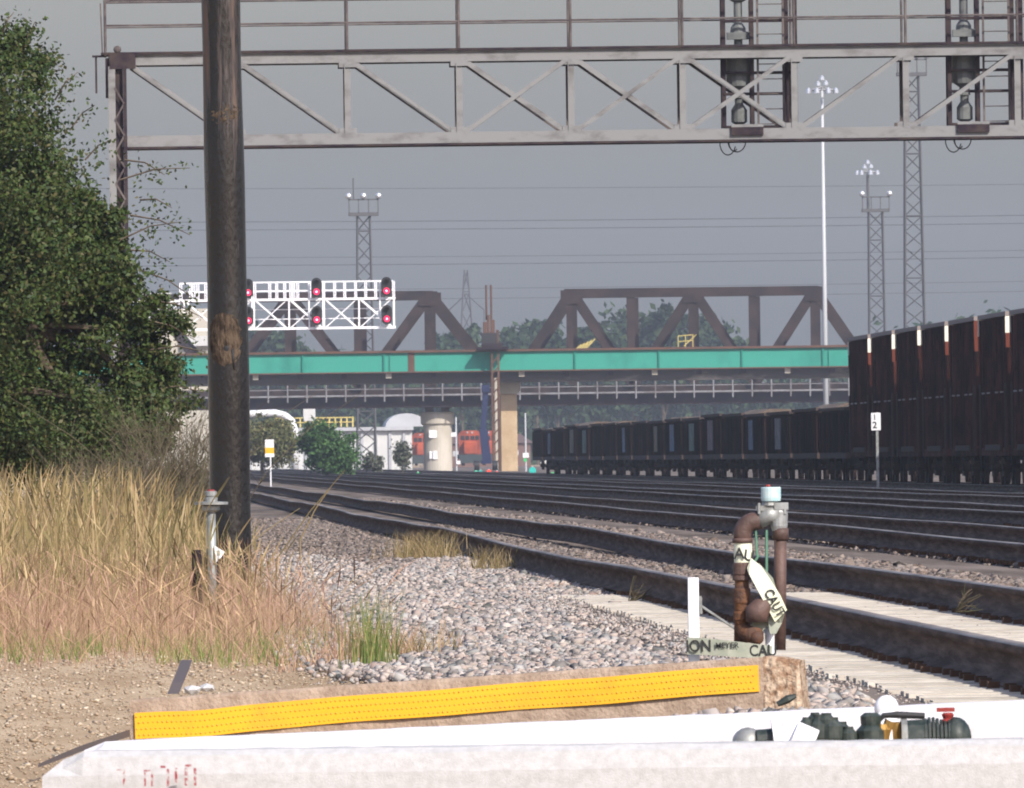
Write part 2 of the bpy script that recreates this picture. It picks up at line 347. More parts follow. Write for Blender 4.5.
def wob(Y):
    Y = np.asarray(Y, float)
    return 0.5*(0.006*np.sin(Y/7.0+0.5)+0.03*np.sin(Y/15.0+1.0)*sm(Y, 90, 150)-0.035*np.exp(-((Y-135)/9.0)**2)+0.035*np.exp(-((Y-175)/12.0)**2)+0.010*np.sin(Y/4.1)*sm(Y, 100, 200))
xs = np.unique(np.concatenate([np.linspace(-6, 8, 57), np.linspace(8, 40, 33), [-900, -300, -100, -40, -15, 60, 100, 200, 400, 900]]))
ys = np.unique(np.concatenate([np.arange(10, 200, 1.5), np.arange(200, 500, 10), [-40, 0, 600, 800, 1000, 1300, 1700, 2200, 3000, 4000, 5200]]))
def sheet(name, xs, ys, dz, m_, label=None, cat=None):
    XX, YY = np.meshgrid(xs, ys, indexing='ij'); ZZ = g(XX, YY)+dz
    V = np.stack([XX, YY, ZZ], -1).reshape(-1, 3); nx, ny = len(xs), len(ys)
    i, j = np.meshgrid(np.arange(nx-1), np.arange(ny-1), indexing='ij'); a = (i*ny+j).ravel()
    o = raw_mesh(name, V, np.stack([a, a+ny, a+ny+1, a+1], 1), m_)
    tag(o, label, cat, kind='structure'); return o
sheet('ground', xs, ys, -0.012, 'dirt')
bx = np.concatenate([[1.25], np.linspace(1.5, 8, 27), np.linspace(8.5, 40, 30), [80, 140]])
by = np.concatenate([np.arange(50, 200, 1.5), np.arange(200, 500, 10), [600, 800, 1000, 1300, 1700, 2200]])
sheet('ballast_bed', bx, by, 0.0, 'ballast_bed')
sheet('oily_ballast_bed', np.linspace(9.9, 25, 31), by, 0.006, 'oily_bed')

# ------------------------------------------------------------------ stones
import itertools
phi = (1+5**.5)/2
ICO = np.array([(-1, phi, 0), (1, phi, 0), (-1, -phi, 0), (1, -phi, 0), (0, -1, phi), (0, 1, phi), (0, -1, -phi), (0, 1, -phi), (phi, 0, -1), (phi, 0, 1), (-phi, 0, -1), (-phi, 0, 1)])/math.sqrt(1+phi*phi)
ICF = np.array([(0, 11, 5), (0, 5, 1), (0, 1, 7), (0, 7, 10), (0, 10, 11), (1, 5, 9), (5, 11, 4), (11, 10, 2), (10, 7, 6), (7, 1, 8), (3, 9, 4), (3, 4, 2), (3, 2, 6), (3, 6, 8), (3, 8, 9), (4, 9, 5), (2, 4, 11), (6, 2, 10), (8, 6, 7), (9, 8, 1)])
CUB = np.array([(x, y, z) for x in (-1, 1) for y in (-1, 1) for z in (-1, 1)])*.62
CUF = np.array([(0, 1, 3), (0, 3, 2), (4, 6, 7), (4, 7, 5), (0, 4, 5), (0, 5, 1), (2, 3, 7), (2, 7, 6), (0, 2, 6), (0, 6, 4), (1, 5, 7), (1, 7, 3)])
def stones(name, X, Y, Z, size, m_, jit=0.38, flat=0.75):
    n = len(X)
    A = rng.normal(size=(n, 3, 3)); Q, _ = np.linalg.qr(A)
    sc3 = rng.uniform(0.6, 1.15, (n, 1, 3)); v = (CUB[None]+rng.uniform(-jit, jit, (n, 8, 3))*.85)*sc3
    v = np.einsum('nij,nkj->nki', Q, v); v[:, :, 2] *= flat; v *= size[:, None, None]/2
    v += np.stack([X, Y, Z], 1)[:, None, :]
    Fc = CUF[None]+(np.arange(n)*8)[:, None, None]
    return raw_mesh(name, v.reshape(-1, 3), Fc.reshape(-1, 3), m_)
def scatter(n, x0, x1, y0, y1, pw=1.0):
    """more of them near y0; keeps what the lens and a bit round it sees"""
    t = rng.random(n)**pw; Y = y0+(y1-y0)*t; X = rng.uniform(x0, x1, n)
    px = 100+X*F/Y; k = (px > -60) & (px < 1100)
    return X[k], Y[k]
def left_edge(Y):      # where gravel shoulder ends towards grass and dirt
    return np.interp(Y, [50, 62, 80, 92, 105, 125, 150, 260], [2.3, 2.2, 1.25, 1.15, 1.2, 1.05, 0.95, 0.9])
parts_ = []
X, Y = scatter(120000, 0.8, 2.85, 56, 130, 1.2); k = X > left_edge(Y)+rng.normal(0, 0.09, len(X)); X, Y = X[k], Y[k]
parts_.append((X, Y, 0.035, 0.075))
X, Y = scatter(45000, 0.8, 2.85, 130, 290, 1.1); k = X > left_edge(Y)+rng.normal(0, 0.06, len(X)); X, Y = X[k], Y[k]
parts_.append((X, Y, 0.035, 0.08))
X, Y = scatter(5000, 2.75, 3.05, 56, 290, 1.0); parts_.append((X, Y, 0.03, 0.05))
X, Y = scatter(22000, 2.7, 3.8, 112, 290, 1.0); parts_.append((X, Y, 0.03, 0.05))
XX = np.concatenate([p[0] for p in parts_]); YY = np.concatenate([p[1] for p in parts_])
SZ = np.concatenate([np.clip(rng.lognormal(math.log(0.033), 0.40, len(p[0])), 0.012, 0.09) for p in parts_])
# keep stones away from the tie ends (they stay low there)
ZZ = g(XX, YY)+SZ*0.1+rng.uniform(-.012, 0.030, len(XX))*(XX < 2.7)
fk = YY > 168+10*np.sin(XX*4)+rng.normal(0, 6, len(YY))  # stones farther along the shoulder take the darker colours
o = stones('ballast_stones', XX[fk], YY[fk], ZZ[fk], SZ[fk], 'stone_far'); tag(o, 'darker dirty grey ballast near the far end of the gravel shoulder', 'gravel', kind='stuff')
sx_, sy_ = scatter(5200, 2.95, 3.5, 56, 122, 1.0); ss_ = np.clip(rng.lognormal(math.log(.022), .4, len(sx_)), .008, .05)*(1.0-.55*sm(sx_, 3.0, 3.3))
XX, YY, ZZ, SZ = XX[~fk], YY[~fk], ZZ[~fk], SZ[~fk]
XX = np.concatenate([XX, sx_]); YY = np.concatenate([YY, sy_]); ZZ = np.concatenate([ZZ, np.full(len(sx_), .0)]); SZ = np.concatenate([SZ, ss_])
o = stones('ballast_stones', XX, YY, ZZ, SZ, 'stone'); tag(o, 'loose pale pink and grey crushed ballast stones beside the nearest track', 'gravel', kind='stuff')
fx, fy, fs = [], [], []
for (x0, x1, y0, y1, n, pw, s_) in [(3.9, 5.3, 118, 250, 22000, 1.2, 0.045), (3.9, 5.3, 62, 118, 500, 1.0, 0.02), (5.75, 7.15, 92, 420, 34000, 1.6, 0.055), (10.0, 11.4, 170, 600, 12000, 1.3, 0.07),
                                    (14.3, 15.8, 250, 800, 9000, 1.3, 0.08), (18.5, 23.5, 330, 1000, 9000, 1.2, 0.10), (7.9, 9.2, 120, 420, 8000, 1.3, 0.05)]:
    X, Y = scatter(n, x0, x1, y0, y1, pw); fx.append(X); fy.append(Y); fs.append(np.clip(rng.lognormal(math.log(s_), 0.3, len(X)), 0.02, 0.16))
fx, fy, fs = map(np.concatenate, (fx, fy, fs))
fz = g(fx, fy)+fs*0.1; fz[(fx > 3.5) & (fx < 5.5) & (fy < 118)] = 0.0
dk = fx > 9.9
o = stones('oily_gravel', fx[dk], fy[dk], fz[dk]+.004, fs[dk], 'stone_dark'); tag(o, 'dark oily gravel between the farther tracks', 'gravel', kind='stuff')
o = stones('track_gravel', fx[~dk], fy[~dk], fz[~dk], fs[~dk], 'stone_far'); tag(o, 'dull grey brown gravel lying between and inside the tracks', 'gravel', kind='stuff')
X, Y = scatter(26000, -1.2, 2.3, 52, 100, 1.0); k = X < left_edge(Y)+0.1; X, Y = X[k], Y[k]
sz = np.clip(rng.lognormal(math.log(0.012), 0.5, len(X)), 0.005, 0.045)
o = stones('pebbles', X, Y, g(X, Y)-0.006+sz*0.05, sz, 'pebble', flat=0.5); tag(o, 'fine tan pebbles strewn over the bare dirt', 'pebbles', kind='stuff')

# ------------------------------------------------------------------ tracks
PROF = [(-.075, 0), (.075, 0), (.075, .012), (.014, .032), (.010, .135), (.036, .147), (.036, .178), (.026, .186), (-.026, .186), (-.036, .178), (-.036, .147), (-.010, .135), (-.014, .032), (-.075, .012)]
def rail_mesh(name, xc, z0, y0, y1, parent, path=None, amp=1.0):
    yy = np.concatenate([np.arange(y0, min(y1, 320), 1.5), np.arange(max(y0, 320), y1, 12), [y1]])
    yy = np.unique(yy); n = len(PROF); V = []; Fq = []; mi = []
    w_ = wob(yy)*amp
    for i, y in enumerate(yy):
        dx = path(y) if path else 0
        for (a, b) in PROF: V.append((xc+dx+a, y, z0+b+w_[i]))
    for i in range(len(yy)-1):
        for j in range(n):
            Fq.append((i*n+j, i*n+(j+1) % n, (i+1)*n+(j+1) % n, (i+1)*n+j)); mi.append(1 if j in (6, 7, 8) else 0)
    return raw_mesh(name, np.array(V), np.array(Fq), ['rail', 'railtop'], parent, midx=np.array(mi))
def tie_box(b, xc, y, z0, lw=2.6):
    b.box((xc, y, z0-0.09), (lw, 0.25, 0.2))
def track(xc, y0, y1, z0, label, nties, tiemat, amp=1.0, nty0=None):
    t = empty('railway_track', (xc, y0, z0)); tag(t, label, 'railway track', 'parallel tracks of the yard')
    if xc > 5: amp *= .5
    for s_ in (-1, 1): rail_mesh('rail', xc+s_*0.753, z0+0.012, y0, y1, t, amp=amp)
    ys_ = np.arange(nty0 or y0, min(y1, 700), 0.61)
    proto = None
    for i, y in enumerate(ys_[:nties]):
        if proto is None:
            b = MB(); b.box((xc, y, z0-0.09-(0 if tiemat == 'tie' else .035)), (2.6, 0.27, 0.2)); b.cur = 1
            for s_ in (-1, 1):
                for q in (-.10, .10): b.box((xc+s_*.753+q, y, z0+0.02), (0.05, 0.10, 0.035))
            proto = b.build('tie', [tiemat, 'clip'], t); py0 = y
        else:
            c = proto.copy(); col.objects.link(c); c.parent = t; c.location = (rnd.uniform(-.03, .03), y-py0+rnd.uniform(-.02, .02), rnd.uniform(-.004, .001))
    b = MB()
    for y in ys_[nties:]: b.box((xc, y, z0-0.15), (2.6, 0.25, 0.2))
    o = b.build('distant_ties', tiemat, t); o['kind'] = 'stuff'
    return t
track(4.6, 40, 1700, 0.0, 'nearest railway track on pale concrete ties, running beside the gravel shoulder', 100, 'tie', nty0=58)
track(8.85, 40, 1700, 0.0, 'second railway track out from the gravel shoulder, rusty rails in dark gravel', 100, 'tie_dark', nty0=120)
track(13.1, 60, 1700, -0.01, 'third railway track out, beyond the second one and short of the marker post', 40, 'tie_dark', nty0=200)
track(17.4, 60, 1700, -0.02, 'fourth railway track out, just this side of the thin marker post', 40, 'tie_dark', nty0=260)
track(26.5, 60, 1700, -0.16, 'farthest railway track, carrying the long string of dark freight cars', 40, 'tie_dark', nty0=400, amp=0)

# ------------------------------------------------------------------ freight train
TZ = -0.16+0.198                             # rail top of the train track
def truck(b, bf, xc, yc):
    for dy, b in zip((-.88, .88), b):
        for s_ in (-1, 1):
            b.tube([(xc+s_*.70, yc+dy, TZ+.45), (xc+s_*.83, yc+dy, TZ+.45)], .45, 16)
        b.tube([(xc-.9, yc+dy, TZ+.45), (xc+.9, yc+dy, TZ+.45)], .08, 8)
    for s_ in (-1, 1):
        x = xc+s_*1.05
        bf.prism([(0, 0)], 0, 0) if False else None
        pts = [(-1.1, .50), (-1.1, .68), (-.5, .80), (.5, .80), (1.1, .68), (1.1, .50), (.75, .48), (.45, .25), (-.45, .25), (-.75, .48)]
        vs = [(x-.07, yc+a, TZ+z) for a, z in pts]+[(x+.07, yc+a, TZ+z) for a, z in pts]; n = len(pts)
        bf.add(vs, [tuple(range(n)), tuple(range(2*n-1, n-1, -1))]+[(i, (i+1) % n, n+(i+1) % n, n+i) for i in range(n)])
        for dy in (-.88, .88): bf.tube([(x-.13, yc+dy, TZ+.5), (x+.13, yc+dy, TZ+.5)], .10, 8)
def tall_car(y0, L, H, label):
    xc = 26.62; yc = y0+L/2; hw = 1.55
    t = empty('coal_car', (xc, yc, TZ)); tag(t, label, 'freight car', 'tall coal cars on the farthest track')
    z0, z1 = TZ+1.05, TZ+H
    b = MB()                                  # open tub: four walls and a floor
    b.bb(xc-hw, xc-hw+.06, yc-L/2+.09, yc+L/2-.09, z0, z1); b.bb(xc+hw-.06, xc+hw, yc-L/2+.09, yc+L/2-.09, z0, z1)
    b.bb(xc-hw+.06, xc+hw-.06, yc-L/2+.1, yc+L/2-.1, z0, z0+.08)
    b.build('body', 'car_brown', t)
    for yy in (yc-L/2+.03, yc+L/2-.03):
        e = MB(); e.cur = 0; e.box((xc, yy, z1-.30), (2*hw+.30, .10, .46)); e.cur = 1; e.box((xc, yy, z1-.73), (2*hw+.285, .10, .4))  # sun streak painted as colour bands, walls widened to show in the gaps
        e.cur = 2; e.box((xc, yy, (z0+.08+z1-.93)/2), (2*hw+.20, .10, z1-.93-z0-.08)); e.build('end_wall', ['car_end', 'car_endred', 'car_brown'], t)
    for i in range(11):
        y = yc-L/2+.25+i*(L-.5)/10
        wd = .16 if i not in (1, 9) else .3
        for s_ in (-1, 1): r = MB(); r.box((xc+s_*(hw+.06), y, (z0-.1+z1-.08)/2), (.12, wd, z1-z0+.02)); r.build('side_rib', 'car_rib', t)
    r = MB()
    for s_ in (-1, 1): r.box((xc+s_*(hw+.05), yc, z1), (.2, L+.06, .12))
    for yy in (yc-L/2-.02, yc+L/2+.02): r.box((xc, yy, z1+.003), (2*hw-.12, .13, .12))
    r.build('top_rim', 'rim', t)
    r = MB()
    for s_ in (-1, 1): r.box((xc+s_*(hw+.03), yc, z0-.1), (.14, L, .22))
    r.box((xc, yc, z0-.2), (.5, L+.5, .3)); 
    for s_ in (-1, 1): r.box((xc, yc+s_*(L/2+.55), TZ+.85), (.25, .9, .25))
    r.build('sill', 'car_rib', t)
    r = MB()
    for s_ in (-1, 1):
        for k_ in range(5): r.box((xc-hw-.14, yc+s_*(L/2-.5), z0+.1+k_*.4), (.03, .4, .03))
        for q in (-.2, .2): r.box((xc-hw-.14, yc+s_*(L/2-.5)+q, z0+.8), (.03, .03, 2.0))
    r.build('ladder', 'truckf', t)
    r = MB()
    for q in (-4.6, -2.0, 2.2, 4.9): r.box((xc-hw-.135, yc+q, z0+1.55), (.02, 1.5, .05))
    r.build('side_stripe', 'rim', t)
    r = MB(); r.box((xc-hw-.14, yc, z0+.02), (.04, L*.55, .16)); r.build('sill_plate', 'truckf', t)
    for s_ in (-1, 1):
        b1, b2 = (MB(), MB()), MB(); truck(b1, b2, xc, yc+s_*(L/2-1.7)); o = b2.build('truck_frame', 'truckf', t); [q_.build('wheelset', 'wheel', o) for q_ in b1]
    c = MB(); n = 12
    prof = [(-1.45, z0+.3), (-.9, z1-1.0), (0, z1-.6), (.9, z1-1.0), (1.45, z0+.3)]
    c.prism([(xc+a, z) for a, z in prof], yc-L/2+.5, yc+L/2-.5); c.build('coal_load', 'black', t)
    return t
ORD = ['first', 'second', 'third', 'fourth', 'fifth', 'sixth', 'seventh', 'eighth', 'ninth', 'tenth', 'eleventh', 'twelfth', 'thirteenth', 'fourteenth', 'fifteenth', 'sixteenth', 'seventeenth', 'eighteenth', 'nineteenth', 'twentieth']
# the gaps show at these picture columns: 866 890 916 944 972 1003
NT = 9
base = tall_car(534.3, 14.2, 4.75, 'tall dark brown ribbed coal car farthest down the line, touching the low gondolas')
for i in range(1, NT):
    c = copy_tree(base); c.location.y -= 16.25*i
    c['label'] = 'tall dark brown ribbed coal car, %s one this side of the low gondolas' % ORD[i]
    if i in (2, 4):  # painted sun streak varied on two of the cars
        for ch in children(c):
            if ch.name.startswith('end_wall'):
                ch.material_slots[0].link = 'OBJECT'; ch.material_slots[0].material = M['car_endred' if i == 4 else 'car_end']
                if i == 2: ch.material_slots[1].link = 'OBJECT'; ch.material_slots[1].material = M['car_brown']
def low_car(y0, L, H, label, graf=None):
    xc = 26.5; yc = y0+L/2; hw = 1.5
    t = empty('gondola_car', (xc, yc, TZ)); tag(t, label, 'freight car', 'low gondola cars on the farthest track')
    z0, z1 = TZ+.95, TZ+H
    b = MB(); b.bb(xc-hw, xc-hw+.06, yc-L/2, yc+L/2, z0, z1); b.bb(xc+hw-.06, xc+hw, yc-L/2, yc+L/2, z0, z1)
    b.bb(xc-hw+.06, xc+hw-.06, yc-L/2, yc-L/2+.06, z0, z1-.02); b.bb(xc-hw+.06, xc+hw-.06, yc+L/2-.06, yc+L/2, z0, z1-.02)
    b.bb(xc-hw+.06, xc+hw-.06, yc-L/2+.07, yc+L/2-.07, z0-.05, z0+.05)
    b.build('body', 'car_low', t)
    for i in range(12):
        r = MB(); r.box((xc-(hw+.05), yc-L/2+.2+i*(L-.4)/11, (z0+z1)/2-.05), (.10, .18, z1-z0-.12)); r.build('side_rib', 'car_low', t)
    r = MB()
    for s_ in (-1, 1): r.box((xc+s_*(hw+.04), yc, z1), (.16, L+.04, .10)); 
    for s_ in (-1, 1): r.box((xc+s_*(hw+.02), yc, z0-.06), (.14, L, .20))
    r.build('top_rim', 'truckf', t)
    r = MB(); r.box((xc, yc, z0-.25), (.4, L+.6, .3))
    for s_ in (-1, 1): r.box((xc, yc+s_*(L/2+.5), TZ+.8), (.22, .8, .22))
    r.build('sill', 'wheel', t)
    c = MB(); h = rnd.uniform(.05, .25)
    c.prism([(xc-1.43, z0+.2), (xc-1.43, z1-.15), (xc-.5, z1+h), (xc+.6, z1+h*.8), (xc+1.43, z1-.15), (xc+1.43, z0+.2)], yc-L/2+.15, yc+L/2-.15)
    if rnd.random() < 0: c.ball((xc, yc+rnd.uniform(-5, 5), z1-.1), rnd.uniform(.35, .6), 5, (1.8, 8, 1))
    c.build('scrap_load', 'coal', t)
    for s_ in (-1, 1):
        b1, b2 = (MB(), MB()), MB(); truck(b1, b2, xc, yc+s_*(L/2-1.9)); o = b2.build('truck_frame', 'truckf', t); [q_.build('wheelset', 'wheel', o) for q_ in b1]
    if graf:
        q = MB(); a = yc+rnd.uniform(-4, 4); q.box((xc-hw-.11, a, (z0+z1)/2), (.012, rnd.uniform(4, 7), (z1-z0)*.75)); q.build('graffiti', 'graf_'+graf, t)
    return t
grafs = ['', '', 'pale', 'blue', '', 'pink', 'green', 'blue', 'ochre', '', 'blue', '', '', 'green', 'ochre', '', 'blue', '']
names = dict(pale='pale', blue='blue', pink='pink', green='green', ochre='ochre yellow')
for i in range(18):
    gname = grafs[i]
    low_car(550.5+i*22.3, 20.3, 2.5+rnd.uniform(-.06, .1), 'low dark gondola car, %s behind the tall coal cars%s' % (ORD[i], (', with %s graffiti' % names[gname]) if gname else ''), gname)

# ------------------------------------------------------------------ signal gantry over the tracks
GY = 330.0
def gx(px): return (P(px, 100, GY).x)
ZT, ZB = 9.04, 7.41
X0 = gx(124); PAN = (gx(1018)-gx(348))/6
nodes = [X0+PAN*i for i in range(10)]
gt = empty('signal_gantry', (X0, GY, g(X0, GY)-.02)); tag(gt, 'weathered pale grey steel signal gantry with walkway railing spanning the tracks overhead', 'signal gantry')
DY = 1.35
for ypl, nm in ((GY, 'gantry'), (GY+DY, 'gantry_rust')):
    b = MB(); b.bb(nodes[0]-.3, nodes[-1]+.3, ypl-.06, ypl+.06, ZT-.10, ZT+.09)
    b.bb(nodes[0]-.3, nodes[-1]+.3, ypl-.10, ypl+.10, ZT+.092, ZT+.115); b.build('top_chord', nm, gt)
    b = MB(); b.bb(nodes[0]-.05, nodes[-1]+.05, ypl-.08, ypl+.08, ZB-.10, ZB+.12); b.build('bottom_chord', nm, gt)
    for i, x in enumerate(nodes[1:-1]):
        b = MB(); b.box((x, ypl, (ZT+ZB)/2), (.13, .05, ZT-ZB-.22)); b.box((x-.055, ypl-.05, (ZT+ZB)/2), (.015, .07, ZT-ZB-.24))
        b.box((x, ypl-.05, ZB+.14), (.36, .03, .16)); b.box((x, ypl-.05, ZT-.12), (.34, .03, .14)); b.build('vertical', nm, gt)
    for i in range(9):
        x0_, x1_ = nodes[i], nodes[i+1]
        if i <= 5:
            b = MB(); b.beam((x0_+.16, ypl-.035, ZT-.12), (x1_-.16, ypl-.035, ZB+.14), .10, .03); b.beam((x0_+.13, ypl, ZT-.14), (x1_-.19, ypl, ZB+.12), .03, .10); b.build('diagonal', nm, gt)
        if i >= 3:
            b = MB(); b.beam((x0_+.10, ypl-.07, ZB+.10), (x1_-.10, ypl-.07, ZT-.10), .085, .03); b.beam((x0_+.06, ypl-.04, ZB+.12), (x1_-.13, ypl-.04, ZT-.10), .03, .07); b.build('diagonal', nm, gt)
b = MB(); b.bb(nodes[0]-.45, nodes[-1]+.5, GY-.14, GY+DY+.2, ZT+.118, ZT+.165); b.build('walkway', 'gantry_dark', gt)
b = MB(); b.bb(nodes[0]-.02, nodes[-1]+.02, GY-.12, GY+DY+.12, ZB-.145, ZB-.105)
b.build('bottom_plate', 'gantry_dark', gt)
for x in [nodes[0]-.36]+nodes[1:]:
    b = MB(); b.tube([(x+.0, GY-.1, ZT+.1), (x, GY-.1, ZT+1.22)], .028, 6); b.build('railing_post', 'gantry_rust', gt); b = MB(); b.tube([(x, GY+DY+.15, ZT+.1), (x, GY+DY+.15, ZT+1.22)], .025, 6); b.build('railing_post', 'gantry_rust', gt)
for zz, rr in ((.70, .022), (1.2, .026)):
    b = MB(); b.tube([(nodes[0]-.36, GY-.1, ZT+zz), (nodes[-1]+.4, GY-.1, ZT+zz)], rr, 6); b.build('railing', 'gantry_rust', gt); b = MB(); b.tube([(nodes[0]-.36, GY+DY+.15, ZT+zz), (nodes[-1]+.4, GY+DY+.15, ZT+zz)], rr*.8, 6); b.build('railing', 'gantry_rust', gt)
for x in (nodes[0]-.12, nodes[-1]+.12):
    for yy, dk in ((GY-.05, 0), (GY+DY+.05, 1)):
        b = MB(); z0 = float(g(x, yy))-.1
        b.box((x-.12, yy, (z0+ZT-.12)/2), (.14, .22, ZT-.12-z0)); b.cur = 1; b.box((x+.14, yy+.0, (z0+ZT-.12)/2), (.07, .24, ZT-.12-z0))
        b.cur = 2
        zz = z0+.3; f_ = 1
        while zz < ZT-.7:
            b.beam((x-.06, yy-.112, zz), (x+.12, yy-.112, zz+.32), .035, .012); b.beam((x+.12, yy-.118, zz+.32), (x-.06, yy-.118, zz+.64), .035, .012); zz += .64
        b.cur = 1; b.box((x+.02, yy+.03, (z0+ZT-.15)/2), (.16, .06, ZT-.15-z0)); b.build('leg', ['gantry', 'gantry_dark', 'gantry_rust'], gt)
b = MB(); b.box((nodes[0]-.02, GY-.14, ZT-.02), (.52, .05, .30)); b.box((nodes[0]-.5, GY, ZT+.09), (.25, .1, .04))
b.beam((nodes[0]-.55, GY, ZT+.1), (nodes[0]-.55, GY, ZT-.65), .04, .04); b.box((nodes[0]-.33, GY-.05, ZT-.35), (.07, .05, .8)); b.build('corner_bracket', 'gantry_dark', gt)
b = MB(); b.beam((nodes[0]-.42, GY-.1, ZT+.15), (nodes[0]-.45, GY-.1, ZT+1.15), .03, .03); b.ball((nodes[0]-.12, GY-.1, ZT+.22), .08, 6); b.build('end_fitting', 'gantry_rust', gt)
def mast(dx):
    Yc = GY+DY*.5; k = F/Yc
    def X(px): return P(px, 100, Yc).x+dx
    def Z(py): return P(740, py, Yc).z
    m_ = MB()
    zb, zt = ZB-.04, 11.6
    for px, wd in ((723.5, .085), (752, .075), (787, .06)):
        for yy in (Yc-.3, Yc+.3): m_.box((X(px), yy, (zb+zt)/2), (wd, .05, zt-zb))
    m_.box((X(795), Yc-.3, (zb+zt)/2), (.09, .07, zt-zb))
    for py in (21, 73, 94, 127, -18, -60, -85):
        for yy in (Yc-.33, Yc+.33): m_.box(((X(723)+X(796))/2, yy, Z(py)), (X(796)-X(723), .03, .045))
    m_.box((X(725), Yc, Z(73)), (.05, .62, .05)); m_.box((X(786), Yc, Z(73)), (.05, .62, .05))
    m_.box(((X(723)+X(796))/2, Yc, zb+.03), (X(796)-X(723), .7, .05))
    o = m_.build('signal_cage', 'gantry_dark', gt)
    l = MB()
    for px in (757.5, 783): l.box((X(px), Yc-.36, (zb+zt)/2), (.045, .03, zt-zb))
    z = zb+.25
    while z < zt: l.tube([(X(757.5), Yc-.36, z), (X(783), Yc-.36, z)], .011, 5); z += .30
    l.build('ladder', 'gantry_rust', o)
    s_ = MB()
    s_.tube([(X(739), Yc, zb), (X(739), Yc, zt)], .085, 12)
    s_.lathe((X(739), Yc, 0), [(.10, Z(124)), (.16, Z(122)), (.16, Z(110)), (.08, Z(104))], 14)
    s_.lathe((X(739), Yc, 0), [(.12, Z(98)), (.10, Z(90)), (.22, Z(86)), (.26, Z(72)), (.26, Z(58)), (.2, Z(45))], 14)
    s_.box((X(739), Yc-.05, Z(36)), (.46, .3, .14)); s_.lathe((X(739), Yc, 0), [(.16, Z(34)), (.15, Z(28)), (.10, Z(24))], 12)
    s_.lathe((X(739), Yc, 0), [(.10, Z(2)), (.17, Z(0)), (.17, Z(-25)), (.09, Z(-30))], 12)
    s_.box((X(730), Yc+.1, Z(68)), (.12, .3, .7)); s_.box((X(748), Yc+.15, Z(70)), (.10, .24, .5))
    s_.tube([(X(751), Yc, Z(33)), (X(742), Yc, Z(33))], .03, 6)
    s_.build('signal_head', 'sig_grey', o, smooth=False)
    j = MB(); j.cur = 0; j.box((X(745.5), GY-.12, Z(132)), (.64, .06, .15)); j.cur = 1; j.box((X(745.5), GY-.12, Z(126.5)), (.64, .07, .055)); j.build('junction_box', ['gantry_dark', 'gantry'], o)
    c = MB()
    for (cx_, cz, rx, rz, a0, a1) in ((727, 143, 8, 12, 0, 6.0), (736, 141, 9, 11, 3.0, 6.4), (733, 142, 5, 9, 2.6, 5.4)):
        c.tube([(X(cx_+rx*math.cos(a0+(a1-a0)*q/16)), Yc-.2+q*.01, Z(cz-rz*math.sin(a0+(a1-a0)*q/16))) for q in range(17)], .012, 5)
    c.build('cable', 'black', o)
mast(0); mast((gx(965)-gx(739)))

# ------------------------------------------------------------------ white signal bridge further down
WY = 800.0
wz = lambda py: P(290, py, WY).z
wx = lambda px: P(px, 300, WY).x
wb = empty('white_signal_bridge', (wx(118), WY, 0)); tag(wb, 'bright white cantilever signal bridge with red lights in front of the green girder', 'signal bridge')
zt_, zb_, zr_ = wz(299.5), wz(328.5), wz(282)
for yp in (WY, WY+1.2):
    b = MB(); b.bb(wx(112), wx(395.5), yp-.05, yp+.05, zt_-.055, zt_+.055); b.build('top_chord', 'alu', wb)
    b = MB(); b.bb(wx(112), wx(395.5), yp-.05, yp+.05, zb_-.055, zb_+.055); b.build('bottom_chord', 'alu', wb)
    i = 0; px = 394.0
    while px > 114:
        b = MB(); b.box((wx(px), yp, (zt_+zb_)/2), (.07, .05, zt_-zb_-.12)); b.build('vertical', 'alu', wb)
        b = MB()
        if i % 2 == 0:
            b.beam((wx(px-3), yp-.02, zb_+.05), (wx(px-33), yp-.02, zt_-.05), .095, .03); b.build('diagonal', 'alu', wb)
            b = MB(); b.beam((wx(px-3), yp+.03, zt_-.05), (wx(px-33), yp+.03, zb_+.05), .045, .03); b.build('diagonal', 'alu', wb)
        else:
            b.beam((wx(px-3), yp-.02, zb_+.05), (wx(px-33), yp-.02, zt_-.05), .075, .03); b.build('diagonal', 'alu', wb)
            b = MB(); b.beam((wx(px-3), yp+.03, zt_-.05), (wx(px-33), yp+.03, zb_+.05), .045, .03); b.build('diagonal', 'alu', wb)
        px -= 35; i += 1
b = MB(); b.bb(wx(112), wx(395), WY+.07, WY+1.13, zt_-.03, zt_-.005); b.build('walkway', 'alu', wb)
for q, zz in enumerate((zr_, (zr_+zt_)/2)):
    for yp in (WY-.03, WY+1.23):
        b = MB(); b.box(((wx(180)+wx(393))/2, yp, zz), (wx(393)-wx(180), .05, .055)); b.build('railing', 'alu', wb)
for px in (180, 190, 193, 197, 205, 215, 226, 238, 254, 269, 276, 284, 290, 293, 297, 309, 323, 334, 344, 355, 365, 375, 393):
    b = MB(); b.box((wx(px), WY-.03, (zt_+zr_)/2), (.05, .04, zr_-zt_)); b.build('railing_post', 'alu', wb); b = MB(); b.box((wx(px)+.1, WY+1.23, (zt_+zr_)/2), (.04, .04, zr_-zt_)); b.build('railing_post', 'alu', wb)
for px in (252, 309, 323, 380):
    b = MB(); b.box((wx(px), WY-.06, (zb_+zr_)/2), (.07, .04, zr_-zb_)); b.build('hanger', 'alu', wb)
for zq in (.33, .66):
    b = MB(); b.box(((wx(255)+wx(380))/2, WY+.6, zb_+(zt_-zb_)*zq), (wx(380)-wx(255), .04, .045)); b.build('brace', 'alu', wb)
b = MB(); b.box((wx(118), WY+.6, zt_/2), (.5, .9, zt_+.3)); b.build('column', 'alu', wb)
